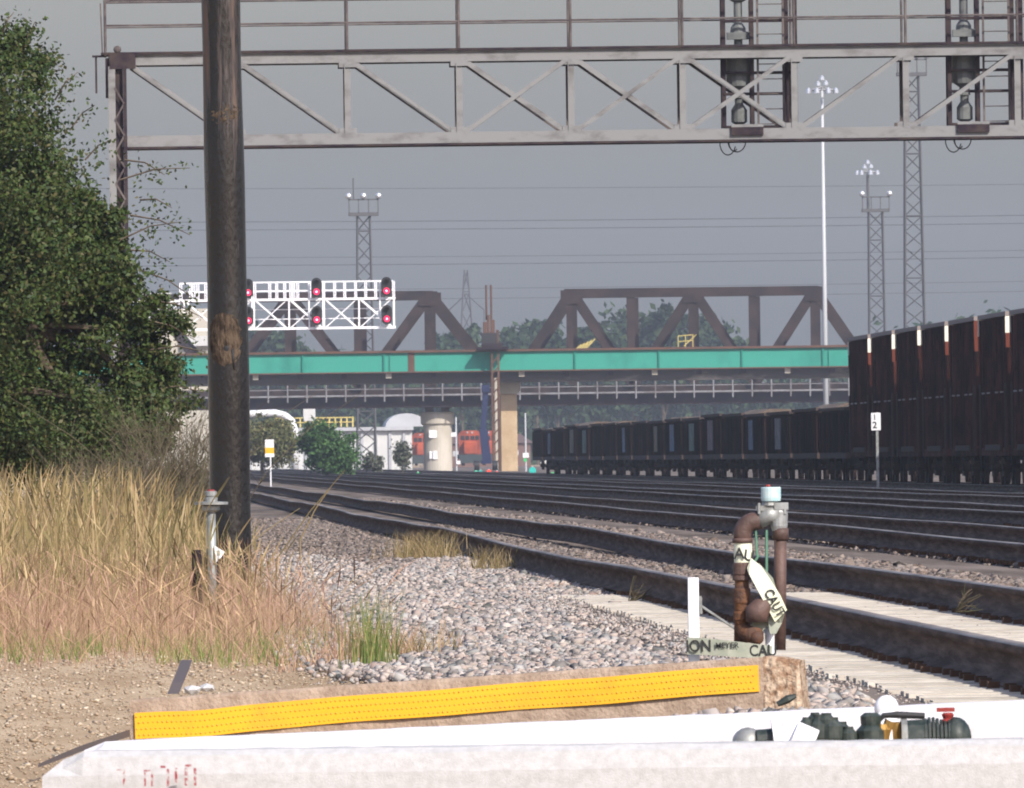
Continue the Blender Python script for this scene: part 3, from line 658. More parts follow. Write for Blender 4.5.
def sig_head(px, py, k):
    X, Z = wx(px), wz(py); y = WY-.35
    pts = []
    for i in range(20):
        a = 2*math.pi*i/20; pts.append((X+.26*math.cos(a), Z+(.26 if math.sin(a) < 0 else .26)*math.sin(a)+(.22 if math.sin(a) >= 0 else -.22)))
    b = MB(); b.prism(pts, y, y+.05); o = b.build('signal_head', 'black', wb)
    b = MB(); b.box((X, y+.15, Z), (.3, .2, .7)); b.tube([(X, y+.2, Z-.5), (X, y+.2, Z-.65)], .05, 6); b.box((X, y+.25, Z-.5), (.12, .3, .08)); b.build('signal_housing', 'alu', o)
    for q, zz in enumerate((.24, -.20)):
        b = MB(); b.cur = 0; vs = []; n = 12
        for yy in (y-.004, y-.28):
            for i in range(n): a = math.pi*i/(n-1); vs.append((X+.13*math.cos(a), yy, Z+zz+.13*math.sin(a)))
        b.add(vs, [(i, i+1, n+i+1, n+i) for i in range(n-1)]); b.build('hood', 'black', o)
    zz = -.20
    b = MB(); b.tube([(X, y-.003, Z+zz), (X, y-.03, Z+zz)], .15, 16); l = b.build('red_lamp', 'redlamp', o)
    b = MB(); b.tube([(X, y-.031, Z+zz), (X, y-.045, Z+zz)], .05, 10); b.build('lamp_core', 'redcore', o)
    b = MB(); b.tube([(X, y-.003, Z+.24), (X, y-.02, Z+.24)], .09, 12); b.build('dark_lens', 'glass', o)
for px in (248, 316.5, 386.5):
    sig_head(px, 288, 0); sig_head(px, 316, 1)

# ------------------------------------------------------------------ green girder bridge
BY = 1450.0
bx_ = lambda px: P(px, 360, BY).x
bz = lambda px, py: P(px, py, BY).z
zg1, zg0 = bz(600, 350.3), bz(600, 369)
gb = empty('green_girder_bridge', (bx_(500), BY, 0)); tag(gb, 'flat road bridge with a long bright green plate girder in front of the trusses', 'bridge')
xa, xb = bx_(-150), bx_(1150)
st = [bx_(302.6-82*6), ]
sp = (bx_(823)-bx_(302.6))/6.35
xst = [bx_(p) for p in (-190, -108, -26, 56, 138, 220, 302.6, 384, 492.5, 575, 659, 742, 823, 906, 988, 1070)]
for i in range(len(xst)-1):
    b = MB(); b.bb(xst[i], xst[i+1], BY-.05, BY+.05, zg0, zg1); b.build('girder_panel', 'green_girder', gb)
    b = MB(); b.box((xst[i], BY-.14, (zg0+zg1)/2), (.14, .16, zg1-zg0)); b.box((xst[i]+.5, BY-.11, (zg0+zg1)/2), (.05, .10, zg1-zg0)) if i in (7, 12) else None; b.build('stiffener', 'green_stiff', gb)
b = MB(); b.bb(bx_(408), bx_(414.5), BY-.09, BY-.052, zg0, zg1); b.build('splice_plate', 'rust_top', gb)
b = MB(); b.bb(xst[0], xst[-1], BY-.35, BY+.35, zg1+.002, zg1+.20); b.build('top_flange', 'rust_top', gb)
b = MB(); b.bb(xst[0], xst[-1], BY-.35, BY+.35, zg0-.12, zg0-.002); b.build('bottom_flange', 'rust_top', gb)
b = MB(); b.bb(xst[0], xst[-1], BY+.7, BY+9, zg0-1.05, zg0+.1)
b.build('deck', 'deck', gb)
b = MB(); b.bb(xst[0], xst[-1], BY+9.1, BY+9.2, zg0, zg1); b.build('rear_girder', 'green_girder', gb)
for i in range(30):
    x = xst[0]+4+i*3.9; b = MB(); b.box((x, BY+.35, zg0-.35), (.5, .5, .45)); b.build('floor_beam', 'pier' if i % 3 == 0 else 'truss_dark', gb)
def brail(x, y, z):
    b = MB()
    for q in (0, .65, 1.3): b.box((x+q, y, z+.5), (.06, .06, 1.0+q*.15))
    for q in (.5, 1.0): b.beam((x, y, z+q), (x+1.35, y, z+q+.1), .06, .06)
    return b
# pier of the green bridge
pz = zg0-1.07
pr = empty('concrete_pier', (bx_(509), BY+4.5, -.1)); tag(pr, 'square tan concrete pier shaded at its top, under the green girder', 'bridge pier')
b = MB(); x0_, x1_ = bx_(501), bx_(517.5)
b.bb(x0_, x1_, BY+3.6, BY+7.0, -.3, pz-1.0); b.build('shaft', 'pier_tan', pr, bevel=.05)
b = MB(); b.prism([(bx_(499), pz), (bx_(521), pz), (bx_(521), pz-.7), (bx_(518), pz-1.0), (bx_(500), pz-1.0), (bx_(499), pz-.7)], BY+3.1, BY+8); b.build('cap', 'pier', pr)
# piling rig with its top works
rg = empty('piling_rig', (bx_(494), BY-1.2, -.1)); tag(rg, 'rusty vertical piling rig standing before the pier, with two thin rods on top', 'piling rig')
rz = lambda py: bz(494, py)
b = MB(); b.bb(bx_(490.5), bx_(492.5), BY-1.5, BY-1.1, -.1, rz(352)); b.bb(bx_(497), bx_(499), BY-1.5, BY-1.1, -.1, rz(352))
z = .3
while z < rz(352)-1: b.beam((bx_(491.5), BY-1.52, z), (bx_(498), BY-1.52, z+.6), .12, .05); z += .9
b.build('lead', 'rust_top', rg)
b = MB(); b.tube([(bx_(495), BY-1.3, 0), (bx_(495), BY-1.3, rz(378))], .17, 10); b.build('pile', 'pier', rg)
b = MB(); b.bb(bx_(478), bx_(508), BY-2, BY+2, rz(349.5), rz(347)); b.bb(bx_(482), bx_(502), BY-1.6, BY+1.6, rz(347), rz(343.5)); b.build('platform', 'truss_dark', rg)
b = MB(); b.bb(bx_(482), bx_(497), BY-1, BY+.6, rz(343.5), rz(333)); b.build('power_unit', 'black', rg)
b = MB(); b.bb(bx_(483.5), bx_(487), BY-.8, BY+.4, rz(333), rz(322)); b.bb(bx_(487.5), bx_(490), BY-.8, BY+.4, rz(333), rz(315)); b.bb(bx_(491), bx_(495), BY-.8, BY+.4, rz(333), rz(320)); b.bb(bx_(496.5), bx_(499), BY-.8, BY+.4, rz(345), rz(330)); b.build('hammer', 'rust_top', rg)
for px in (487, 491.8):
    b = MB(); b.tube([(bx_(px), BY-.2, rz(320)), (bx_(px), BY-.2, rz(285))], .09, 6); b.build('rod', 'rust_top', rg)
# debris and small railing on the green bridge
b = brail(bx_(680), BY+4, zg1+.2); b.beam((bx_(680)+.5, BY+3.9, zg1+.3), (bx_(680)+1.6, BY+3.9, zg1+1.3), .06, .06)
b.box((bx_(680)+.6, BY+3.6, (zg0+zg1)/2+.3), (1.4, .5, .3)); o = b.build('yellow_guard_rail', 'yel_rail', None, (bx_(684), BY+4, zg0)); tag(o, 'small yellow guard rail standing on the green girder bridge', 'guard rail')
b = MB(); zc = zg1+.2
for k in range(5): b.beam((bx_(575)+k*.22, BY+3, zc-.2), (bx_(577)+k*.3+.5, BY+3, zc+.35+.12*k), .09, .09)
o = b.build('timber_stack', 'yel_rail', None, (bx_(580), BY+3, zc-.2)); tag(o, 'loose pale timber ends poking above the green girder', 'timber')
# blue boom lift
bl = empty('boom_lift', (bx_(483), BY-4, -.1)); tag(bl, 'dark blue boom lift reaching up under the green bridge', 'boom lift')
bzz = lambda py: P(483, py, BY-4).z
b = MB(); b.bb(bx_(478.5), bx_(488.5), BY-5, BY-3, .5, bzz(460)); b.build('turntable', 'blue_boom', bl)
b = MB(); b.beam((bx_(484.5), BY-4, bzz(461)), (bx_(481.5), BY-4, bzz(430)), .75, .6); b.build('lower_boom', 'blue_boom', bl)
b = MB(); b.beam((bx_(481), BY-4, bzz(432)), (bx_(484), BY-4, bzz(392)), .50, .5); b.build('upper_boom', 'blue_boom', bl)
b = MB(); b.bb(bx_(480), bx_(488), BY-4.5, BY-3.5, bzz(392), bzz(385)); b.build('basket', 'blue_boom', bl)
for s_ in (-1, 1):
    for q in (-1, 1): b = MB(); b.tube([(bx_(483.5)+s_*.8-.2, BY-4+q, .35), (bx_(483.5)+s_*.8+.2, BY-4+q, .35)], .42, 12); b.build('wheel', 'black', bl)

# ------------------------------------------------------------------ brown truss bridge behind
TY = 1560.0
tx = lambda px: P(px, 340, TY).x
zlow = P(600, 405, TY).z; zflo = P(600, 385, TY).z; ztop = P(600, 293, TY).z
tb = empty('brown_truss_bridge', (tx(500), TY, 0)); tag(tb, 'rusty brown through truss railway bridge behind the green girder', 'bridge')
def truss(tops, bots, ends, dx, y, w0=.85):
    def X(p): return tx(p)+dx
    zb2 = zflo
    b = MB(); b.bb(X(tops[0])-.5, X(tops[-1])+.5, y-.3, y+.3, ztop-.42, ztop+.42); b.build('top_chord', 'truss', tb)
    for e, t_ in zip(ends, (tops[0], tops[-1])):
        if e is not None: b = MB(); b.beam((X(t_), y, ztop), (X(e), y, zb2), w0, .55); b.build('end_post', 'truss', tb)
    for i, bt in enumerate(bots):
        for t_ in (tops[i], tops[i+1]):
            b = MB(); s_ = 1 if bt > t_ else -1
            b.beam((X(t_)+s_*.3, y, ztop-.3), (X(bt), y, zb2), w0*.8, .4); b.build('diagonal', 'truss', tb)
    for p in sorted(tops+bots):
        b = MB(); b.box((X(p), y, (ztop+zb2)/2-.2), (.75 if p in bots else .62, .35, ztop-zb2-.5)); b.build('vertical', 'truss', tb)
    for p in tops:
        b = MB(); b.box((X(p), y-.32, ztop-.35), (1.7, .05, 1.3)); b.build('gusset', 'truss', tb)
for dx, y in ((0, TY), (.55, TY+5.5)):
    truss([8, 148, 288, 428], [78, 218, 358], (None, 499), dx, y)
    truss([570, 692, 814], [631, 753], (509, 876), dx, y)
xl, xr = tx(-120), tx(1150)
b = MB(); b.bb(xl, xr, TY-.2, TY+5.9, zlow, zlow+1.0); b.build('floor_girder', 'truss_dark', tb)
b = MB(); b.bb(xl, xr, TY+.3, TY+5.2, zlow+1.0, zflo); b.build('stringer', 'truss', tb)
wk0 = zlow+1.08
b = MB(); b.bb(xl, xr, TY-1.3, TY-.22, wk0, wk0+.16); b.build('walkway', 'dull_rail', tb)
for zz in (.65, 1.15):
    b = MB(); b.bb(xl, xr, TY-1.28, TY-1.23, wk0+zz, wk0+zz+.07); b.build('handrail', 'dull_rail', tb)
x = xl
while x < xr:
    b = MB(); b.box((x, TY-1.31, wk0+.45), (.13, .08, 1.9)); b.build('handrail_post', 'dull_rail', tb); x += 1.83 if x < xl+165 else 3
for px_, w_ in ((437, 32), ):
    pp = empty('round_pier', (tx(437), TY+2.6, -.1)); tag(pp, 'round whitish concrete pier with a wider cap, under the brown truss bridge', 'bridge pier')
    r_ = 15.0/S(TY)*1.0; zc1 = P(437, 412, TY).z; zc0 = P(437, 425, TY).z
    b = MB(); b.lathe((tx(437), TY+2.6, 0), [(r_*.96, -.3), (r_*.96, zc0)], 32); b.build('shaft', 'pier', pp, smooth=False)
    b = MB(); b.lathe((tx(437), TY+2.6, 0), [(r_*1.0, zc0), (r_*1.12, zc0+.15), (r_*1.12, zc1-.1), (r_*1.05, zc1)], 32); b.build('cap', 'pier', pp)
    for q in (-.75, .75): b = MB(); b.box((tx(437)+q, TY+2.6, (zc1+zlow)/2), (.8, 1.2, zlow-zc1)); b.build('bearing', 'rust_top', pp)
    b = MB()
    for (a, c, w2, h2) in ((432, 434, .75, .75), (430, 455, .32, .7), (434, 455, .4, .8)):
        zz = P(a, c, TY).z; xx = tx(a)-tx(437); yy = TY+2.6-math.sqrt(max(0, (r_*.96)**2-xx*xx))-.05
        b.box((tx(a), yy, zz), (w2, .16, h2))
    b.build('painted_patch', 'white_paint', pp)

# ------------------------------------------------------------------ industrial background
def at(px, py, Y): return P(px, py, Y)
o_ = empty('white_warehouse', (at(340, 470, 1750).x, 1750, 0)); tag(o_, 'long low white warehouse wall behind the bushes, with thin yellow rail on its roof', 'building')
zz = lambda py: P(340, py, 1750).z
X_ = lambda px: P(px, 440, 1750).x
b = MB(); b.bb(X_(236), X_(412), 1750, 1775, -.3, zz(431)); b.build('wall', 'bld_white', o_)
b = MB(); b.bb(X_(234), X_(413.5), 1749.4, 1775.5, zz(431), zz(427.5)); b.build('roof', 'roof_pale', o_)
for px in range(250, 411, 14): b = MB(); b.box((X_(px), 1749.9, zz(452)), (.3, .2, zz(431)-zz(473))); b.build('pilaster', 'roof_pale', o_)
b = MB(); x = X_(277)
while x < X_(354): b.box((x, 1749.6, zz(422)), (.16, .1, zz(417)-zz(427))); x += .62
b.bb(X_(277), X_(354), 1749.5, 1749.7, zz(418), zz(417)); b.bb(X_(277), X_(354), 1749.5, 1749.7, zz(422.5), zz(421.6)); b.build('roof_railing', 'yel_rail', o_)
b = MB(); n = 10; c0, c1 = X_(386), X_(428); rad = (c1-c0)/2
b.prism([(((c0+c1)/2)+rad*math.cos(math.pi*i/n), zz(427.4)+(zz(414)-zz(427.4))*math.sin(math.pi*i/n)) for i in range(n+1)], 1752, 1770); o2 = b.build('curved_roof_shed', 'roof_pale', None, (X_(409), 1752, zz(427.4))); tag(o2, 'pale curved shed roof rising behind the white warehouse', 'shed')
# duct pipe
pts = [at(225, 415, 1690), at(250, 414, 1690), at(275, 413, 1690), at(285, 415.5, 1690), at(291.5, 421, 1690), at(294.5, 430, 1690), at(295, 445, 1690), at(295, 473, 1690)]
b = MB(); b.tube(pts, .38, 12); o2 = b.build('overhead_duct', 'white_paint', None, (at(295, 473, 1690).x, 1690, 0), smooth=True); tag(o2, 'white overhead duct pipe bending down to the ground left of the round bush', 'pipe')
b = MB(); b.bb(at(298, 0, 1700).x, at(310, 0, 1700).x, 1700, 1701.2, P(300, 421, 1700).z, P(300, 407, 1700).z); b.box((at(304, 0, 1700).x, 1700.6, P(300, 446, 1700).z), (.5, .5, P(300, 421, 1700).z-P(300, 473, 1700).z))
o2 = b.build('hopper_box', 'bld_white', None, (at(304, 0, 1700).x, 1700, 0)); tag(o2, 'white box hopper on a leg beside the overhead duct', 'hopper')
def shed(px0, px1, pyt, Y, label, m1='bld_white', m2='roof_pale', depth=25, pyb=473, gable=.3):
    t = empty('shed_building', (at((px0+px1)/2, 0, Y).x, Y, 0)); tag(t, label, 'building')
    xa_, xb_ = at(px0, 400, Y).x, at(px1, 400, Y).x; zt2 = P((px0+px1)/2, pyt, Y).z; h = zt2*(1-gable)
    b = MB(); b.bb(xa_, xb_, Y, Y+depth, -.3, h); b.build('wall', m1, t)
    b = MB(); b.add([(xa_-.4, Y-.4, h), (xb_+.4, Y-.4, h), (xb_+.4, Y+depth+.4, h), (xa_-.4, Y+depth+.4, h), (xa_-.4+(xb_-xa_)*.12, Y+depth/2, zt2), (xb_+.4-(xb_-xa_)*.12, Y+depth/2, zt2)],
                    [(0, 1, 5, 4), (2, 3, 4, 5), (0, 4, 3), (1, 2, 5), (0, 3, 2, 1)]); b.build('roof', m2, t)
    n = max(2, int((xb_-xa_)/4))
    for i in range(n):
        b = MB(); b.box((xa_+(i+.5)*(xb_-xa_)/n, Y-.03, h*.55), (.8, .05, .7)); f_ = b.build('window', 'roof_pale', t)
        b = MB(); b.box((xa_+(i+.5)*(xb_-xa_)/n, Y-.07, h*.55), (.6, .03, .5)); b.build('pane', 'roof_pale', f_)
    return t
shed(532, 596, 411, 3200, 'pale hazy shed with whitish roof just above the far gondolas, left one', depth=20)
shed(598, 650, 414, 3250, 'smaller pale hazy shed with whitish roof to the right above the gondolas')
shed(455, 500, 413, 3400, 'pale hazy shed glimpsed behind the blue boom lift')
shed(440, 530, 434, 2220, 'low dull brown building behind the orange locomotives', 'bld_brown', 'bld_brown')
t = empty('grain_silo', (at(172, 0, 1650).x, 1650, 0)); tag(t, 'tall pale beige silo block showing between tree and tarred pole', 'silo')
b = MB(); b.bb(at(140, 0, 1650).x, at(212, 0, 1650).x, 1650, 1662, -.3, P(170, 309, 1650).z); b.build('tower', 'bld_beige', t)
b = MB(); b.bb(at(138, 0, 1650).x, at(168, 0, 1650).x, 1649, 1660, P(170, 309, 1650).z, P(170, 293, 1650).z); b.build('head_house', 'bld_white', t)
b = MB(); b.bb(at(178, 0, 1650).x, at(206, 0, 1650).x, 1649.2, 1649.95, P(190, 346, 1650).z, P(190, 336, 1650).z); b.build('panel', 'bld_white', t)
# locomotives nose-on
def loco(px, Y, label):
    X = at(px, 460, Y).x; t = empty('locomotive', (X, Y, 0)); tag(t, label, 'locomotive', 'orange locomotives in the far yard')
    b = MB(); b.bb(X-1.45, X+1.45, Y, Y+18, .9, 1.5); b.build('underframe', 'loco_dark', t)
    b = MB(); b.bb(X-.85, X+.85, Y+.4, Y+2.2, 1.5, 3.2); b.build('nose', 'orange', t, bevel=.15)
    b = MB(); b.bb(X-1.45, X+1.45, Y+2.2, Y+4.6, 1.5, 4.2); b.prism([(X-1.45, 4.2), (X+1.45, 4.2), (X+1.0, 4.6), (X-1.0, 4.6)], Y+2.2, Y+4.6); c = b.build('cab', 'orange', t)
    for q in (-.95, -.33, .33, .95): b = MB(); b.box((X+q, Y+2.17, 3.65), (.5, .05, .55)); b.build('windscreen', 'glass', c)
    b = MB(); b.bb(X-1.1, X+1.1, Y+4.6, Y+17, 1.5, 4.1); b.build('hood', 'orange', t)
    b = MB(); b.bb(X-1.4, X+1.4, Y-.1, Y+.1, .35, 1.25); b.build('pilot', 'loco_dark', t)
    for q in (-.3, .3): b = MB(); b.tube([(X+q, Y+2.1, 4.35), (X+q, Y+2.2, 4.35)], .13, 8); b.build('headlight', 'lampglass', t)
    for k in range(6):
        for s_ in (-1, 1): b = MB(); b.tube([(X+s_*.7, Y+2.5+k*2.6, .55), (X+s_*.85, Y+2.5+k*2.6, .55)], .5, 12); b.build('wheel', 'wheel', t)
loco(423, 2300, 'orange locomotive half hidden behind the round pier, left side')
loco(446.5, 2300, 'orange locomotive peeking out on the right of the round pier')
loco(470.5, 2150, 'orange locomotive standing clear, left of the blue boom lift')
loco(491.5, 2180, 'orange locomotive partly behind the blue boom and the piling rig')

# yard signals and lamps, small things below the bridge
def yard_pole(px, py_t, py_b, Y, lights, label, cat='signal', name='yard_signal', r=.07):
    X = at(px, py_b, Y).x; zb3 = float(g(X, Y)); zt3 = P(px, py_t, Y).z
    t = empty(name, (X, Y, zb3)); tag(t, label, cat)
    b = MB(); b.tube([(X, Y, zb3-.1), (X, Y, zt3)], r, 8); b.build('post', 'mastw', t)
    for (dx, py, w2, m_, nm) in lights:
        z = P(px, py, Y).z; b = MB()
        if nm == 'box': b.box((X+dx, Y-.1, z), (w2, .25, w2*.8))
        elif nm == 'blade': b.box((X+dx, Y-.1, z), (w2, .05, w2*1.3))
        else: b.tube([(X+dx, Y-.12, z), (X+dx, Y-.2, z)], w2/2, 14)
        b.build({'box': 'lamp_box', 'blade': 'sign_blade', 'disc': 'target'}[nm], m_, t)
yard_pole(456.5, 417, 466, 1400, [(-.2, 434.5, .45, 'white_paint', 'box'), (.15, 462.5, .35, 'white_paint', 'box')], 'thin white yard post with a white lamp box, right of the round pier')
yard_pole(526, 413, 472, 1380, [(0, 455.3, .5, 'white_paint', 'box'), (-.05, 460, .3, 'greentarget', 'disc')], 'thin white yard post with white box over a green target, left of the gondolas')
yard_pole(532.5, 466, 474, 1150, [(0, 470.5, .5, 'tealtarget', 'disc')], 'low switch stand with round teal target before the gondola train', 'switch stand', 'switch_stand', .05)
yard_pole(552.5, 472, 477, 1000, [(0, 474.5, .3, 'greentarget', 'disc')], 'low switch stand with small green target under the last gondola', 'switch stand', 'switch_stand', .04)
yard_pole(418, 471, 477, 1200, [(0, 474, .28, 'greentarget', 'disc')], 'low switch stand with small green target left of the round pier', 'switch stand', 'switch_stand', .04)
yard_pole(480.5, 469, 476, 1300, [(0, 472.3, .35, 'tealtarget', 'disc'), (-.35, 472, .25, 'greenlamp', 'disc')], 'low switch stand with pale teal target at the foot of the blue boom', 'switch stand', 'switch_stand', .04)
yard_pole(489, 469, 476, 1300, [(0, 472, .38, 'redtail', 'disc')], 'low lamp stand glowing red at the foot of the blue boom', 'signal lamp', 'signal_lamp', .04)
yard_pole(497, 470, 476, 1300, [(0, 472.8, .25, 'redtail', 'disc')], 'small low lamp glowing orange red before the piling rig', 'signal lamp', 'signal_lamp', .04)
# white and yellow sign by the far track, numbered marker post
Ysg = 640; Xs = at(269.5, 445, Ysg).x; t = empty('trackside_sign', (Xs, Ysg, 0)); tag(t, 'white trackside sign with a yellow band, on a thin post right of the tarred pole', 'sign')
zf = lambda py: P(270, py, Ysg).z
b = MB(); b.tube([(Xs+.03, Ysg, -.1), (Xs+.03, Ysg, zf(457))], .03, 8); b.build('post', 'white_paint', t)
b = MB(); b.cur = 0; b.bb(Xs-.17, Xs+.17, Ysg-.03, Ysg, zf(447.5), zf(439.5)); b.bb(Xs-.18, Xs+.18, Ysg-.03, Ysg, zf(457), zf(453.5)); b.cur = 1; b.bb(Xs-.17, Xs+.17, Ysg-.03, Ysg, zf(453.5), zf(447.5)); b.build('board', ['white_paint', 'yellow'], t)
Ym = 470; Xm = at(877, 470, Ym).x; zg_ = float(g(Xm, Ym)); t = empty('marker_post', (Xm, Ym, zg_)); tag(t, 'thin grey marker post with small white numbered plate before the tall coal cars', 'marker post')
zf2 = lambda py: P(877, py, Ym).z
b = MB(); b.box((Xm+.02, Ym, (zg_+zf2(414))/2), (.075, .05, zf2(414)-zg_+.1)); b.build('post', 'galv', t)
b = MB(); b.bb(Xm-.15, Xm+.12, Ym-.05, Ym-.027, zf2(430.3), zf2(412.8)); pl = b.build('plate', 'white_paint', t)
text('numeral', '1', (Xm-.05, Ym-.055, zf2(417.5)), .15, (1, 0, 0), (0, 0, 1), 'ink', pl, bold=.004)
text('numeral', '2', (Xm-.05, Ym-.055, zf2(425.3)), .18, (1, 0, 0), (0, 0, 1), 'ink', pl, bold=.006)

# ------------------------------------------------------------------ light masts, towers, pylon, wires
def lattice(b, X, Y, w0, w1, z0, z1, step, lr=.07, br=.035):
    n = max(2, int((z1-z0)/step)); pts = []
    for i in range(n+1):
        f_ = i/n; w_ = w0+(w1-w0)*f_; z = z0+(z1-z0)*f_
        pts.append([(X+sx*w_/2, Y+sy*w_/2, z) for sx, sy in ((-1, -1), (1, -1), (1, 1), (-1, 1))])
    for k in range(4): b.tube([p[k] for p in pts], lr, 4)
    for i in range(n):
        for k in range(4):
            a, c = (k, (k+1) % 4) if (i+k) % 2 else ((k+1) % 4, k)
            b.tube([pts[i][a], pts[i+1][c]], br, 4, cap=False)
            if i % 4 == 0: b.tube([pts[i][k], pts[i][(k+1) % 4]], br, 4, cap=False)
Ya = 1500; Xa = at(826, 400, Ya).x; zt5 = P(822, 90, Ya).z; t = empty('high_mast_light', (Xa, Ya, -.1)); tag(t, 'tall white tapering high mast light with a ring of bright lamps, at the truss end', 'light mast')
b = MB(); b.tube([(Xa, Ya, -.2), (Xa, Ya, zt5)], [.27, .12], 10); b.build('pole', 'mastw', t, smooth=True)
def lampring(t, X, Y, z, R, n, s=.25, crown=True):
    b = MB(); 
    pts = [(X+R*math.cos(2*math.pi*i/24), Y+R*math.sin(2*math.pi*i/24), z) for i in range(25)]; b.tube(pts, .07, 5)
    for i in range(n): a = 2*math.pi*i/n; b.tube([(X, Y, z+.3), (X+R*math.cos(a), Y+R*math.sin(a), z)], .05, 4)
    b.build('lamp_ring', 'tower_pale', t)
    for i in range(n):
        a = 2*math.pi*(i+.5)/n; c = (X+(R+.25)*math.cos(a), Y+(R+.25)*math.sin(a), z-.05)
        b = MB(); b.lathe(c, [(s, -.25), (s*.9, 0), (s*.4, .25)], 10); b.build('lamp', 'lampglass', t)
    if crown:
        for dx, dz in ((-.35, .6), (.35, .65), (0, 1.1)):
            b = MB(); b.lathe((X+dx, Y, z+dz), [(s, -.2), (s*.9, 0.05), (s*.3, .25)], 10); b.build('lamp', 'lampglass', t)
lampring(t, Xa, Ya, zt5, 1.1, 8)
def tower(px, pyb, pyt, Y, w0, w1, label, plat=True, mk='tower', lamps=3, name='lattice_light_tower', lr=.11, br=.06, step=1.5):
    X = at(px, pyt, Y).x; z1 = P(px, pyt, Y).z; t = empty(name, (X, Y, -.1)); tag(t, label, 'tower')
    b = MB(); lattice(b, X, Y, w0, w1, -.2, z1, step, lr, br); b.build('lattice_mast', mk, t)
    if plat:
        b = MB(); b.bb(X-1.5, X+1.5, Y-1, Y+1, z1, z1+.35)
        for sx in (-1.45, -.5, .5, 1.45): b.bb(X+sx-.06, X+sx+.06, Y-1, Y-.9, z1+.3, z1+1.7)
        b.bb(X-1.5, X+1.5, Y-1, Y-.9, z1+1.55, z1+1.7); b.build('platform', mk, t)
        for i in range(lamps):
            xx = X-1.5+3*i/(max(1, lamps-1)); b = MB(); b.ball((xx, Y-1, z1+2.0), .33, 6); b.build('floodlight', 'lampglass', t)
    return t, X, z1
t, X, z1 = tower(363.5, 0, 216, 1650, 1.9, 1.25, 'grey lattice floodlight tower with platform, above the white signal bridge')
b = MB(); b.tube([(X-1.0, 1650, z1+1.6), (X-1.0, 1650, P(353, 178, 1650).z)], .08, 5); b.build('antenna', 'tower', t)
t, X, z1 = tower(875.5, 0, 212, 1800, 1.9, 1.5, 'grey lattice tower with platform, left of the two towers above the coal cars', lamps=2)
Xp = X-.8; b = MB(); b.tube([(Xp, 1800, z1), (Xp, 1800, P(870, 174, 1800).z)], .16, 8); b.build('lamp_pole', 'tower', t); lampring(t, Xp, 1800, P(870, 172, 1800).z, .9, 7, .27)
t, X, z1 = tower(911.5, 0, 76, 1650, 2.3, 1.35, 'tallest grey lattice tower with platform, right above the coal cars', lamps=4)
t, X, z1 = tower(466, 0, 270, 3100, 5.5, .6, 'faint distant power pylon left of the piling rig rods', plat=False, name='power_pylon', lr=.16, br=.10, step=4)
b = MB()
for (dz, wd) in ((-6, 3.3), (-14, 4.2)):
    b.tube([(X-wd, 3100, z1+dz-1.5), (X, 3100, z1+dz+1.5), (X+wd, 3100, z1+dz-1.5)], .14, 4)
    b.tube([(X-wd, 3100, z1+dz-1.5), (X-wd, 3100, z1+dz-4)], .12, 4); b.tube([(X+wd, 3100, z1+dz-1.5), (X+wd, 3100, z1+dz-4)], .12, 4)
b.build('cross_arm', 'tower', t)
hts = ['highest thin', 'second highest', 'third highest', 'fourth highest', 'fifth highest', 'sixth highest', 'lowest']
wl = [(187, 183), (221, 214), (229, 222), (257, 249), (265, 256), (290, 280), (300, 290)]
for i, (ya, yb) in enumerate(wl):
    Yw = 2300+i*18; pts = []
    for q in range(25):
        px = -150+1350*q/24; py = ya+(yb-ya)*(px/1024)+3*(1-((px-500)/700)**2)+RHO*0
        pts.append(at(px, py, Yw))
    b = MB(); b.tube(pts, .040 if i not in (1, 2, 4) else .055, 4); o2 = b.build('power_line', 'wire', None, pts[0]); tag(o2, '%s power line crossing the grey sky' % hts[i], 'power line', 'power lines across the sky')

# ------------------------------------------------------------------ foliage
def leaf_cloud(C, Rr, n, size, nclump=60, spread=.28, shell=.55):
    """leaf quads round clump centres inside ellipsoids C (k,3) R (k,3)"""
    C = np.array(C, float); Rr = np.array(Rr, float); w_ = Rr.prod(1)**(2/3); w_ /= w_.sum()
    idx = rng.choice(len(C), nclump, p=w_); d = rng.normal(size=(nclump, 3)); d /= np.linalg.norm(d, axis=1)[:, None]
    rad = shell+(1-shell)*rng.random(nclump)
    cc = C[idx]+d*rad[:, None]*Rr[idx]; cs = Rr[idx].mean(1)*spread*rng.uniform(.6, 1.5, nclump)
    k = rng.integers(0, nclump, n); off = rng.normal(size=(n, 3))*cs[k][:, None]*np.array([1, 1, .7])
    p = cc[k]+off
    a = rng.normal(size=(n, 3)); a /= np.linalg.norm(a, axis=1)[:, None]; b = np.cross(a, rng.normal(size=(n, 3))); b /= np.linalg.norm(b, axis=1)[:, None]
    s = size*rng.uniform(.6, 1.3, n)[:, None]
    V = np.stack([p-a*s*.5, p+b*s*.28, p+a*s*.5, p-b*s*.28], 1).reshape(-1, 3)
    Fq = np.arange(n*4).reshape(n, 4)
    return V, Fq, cc
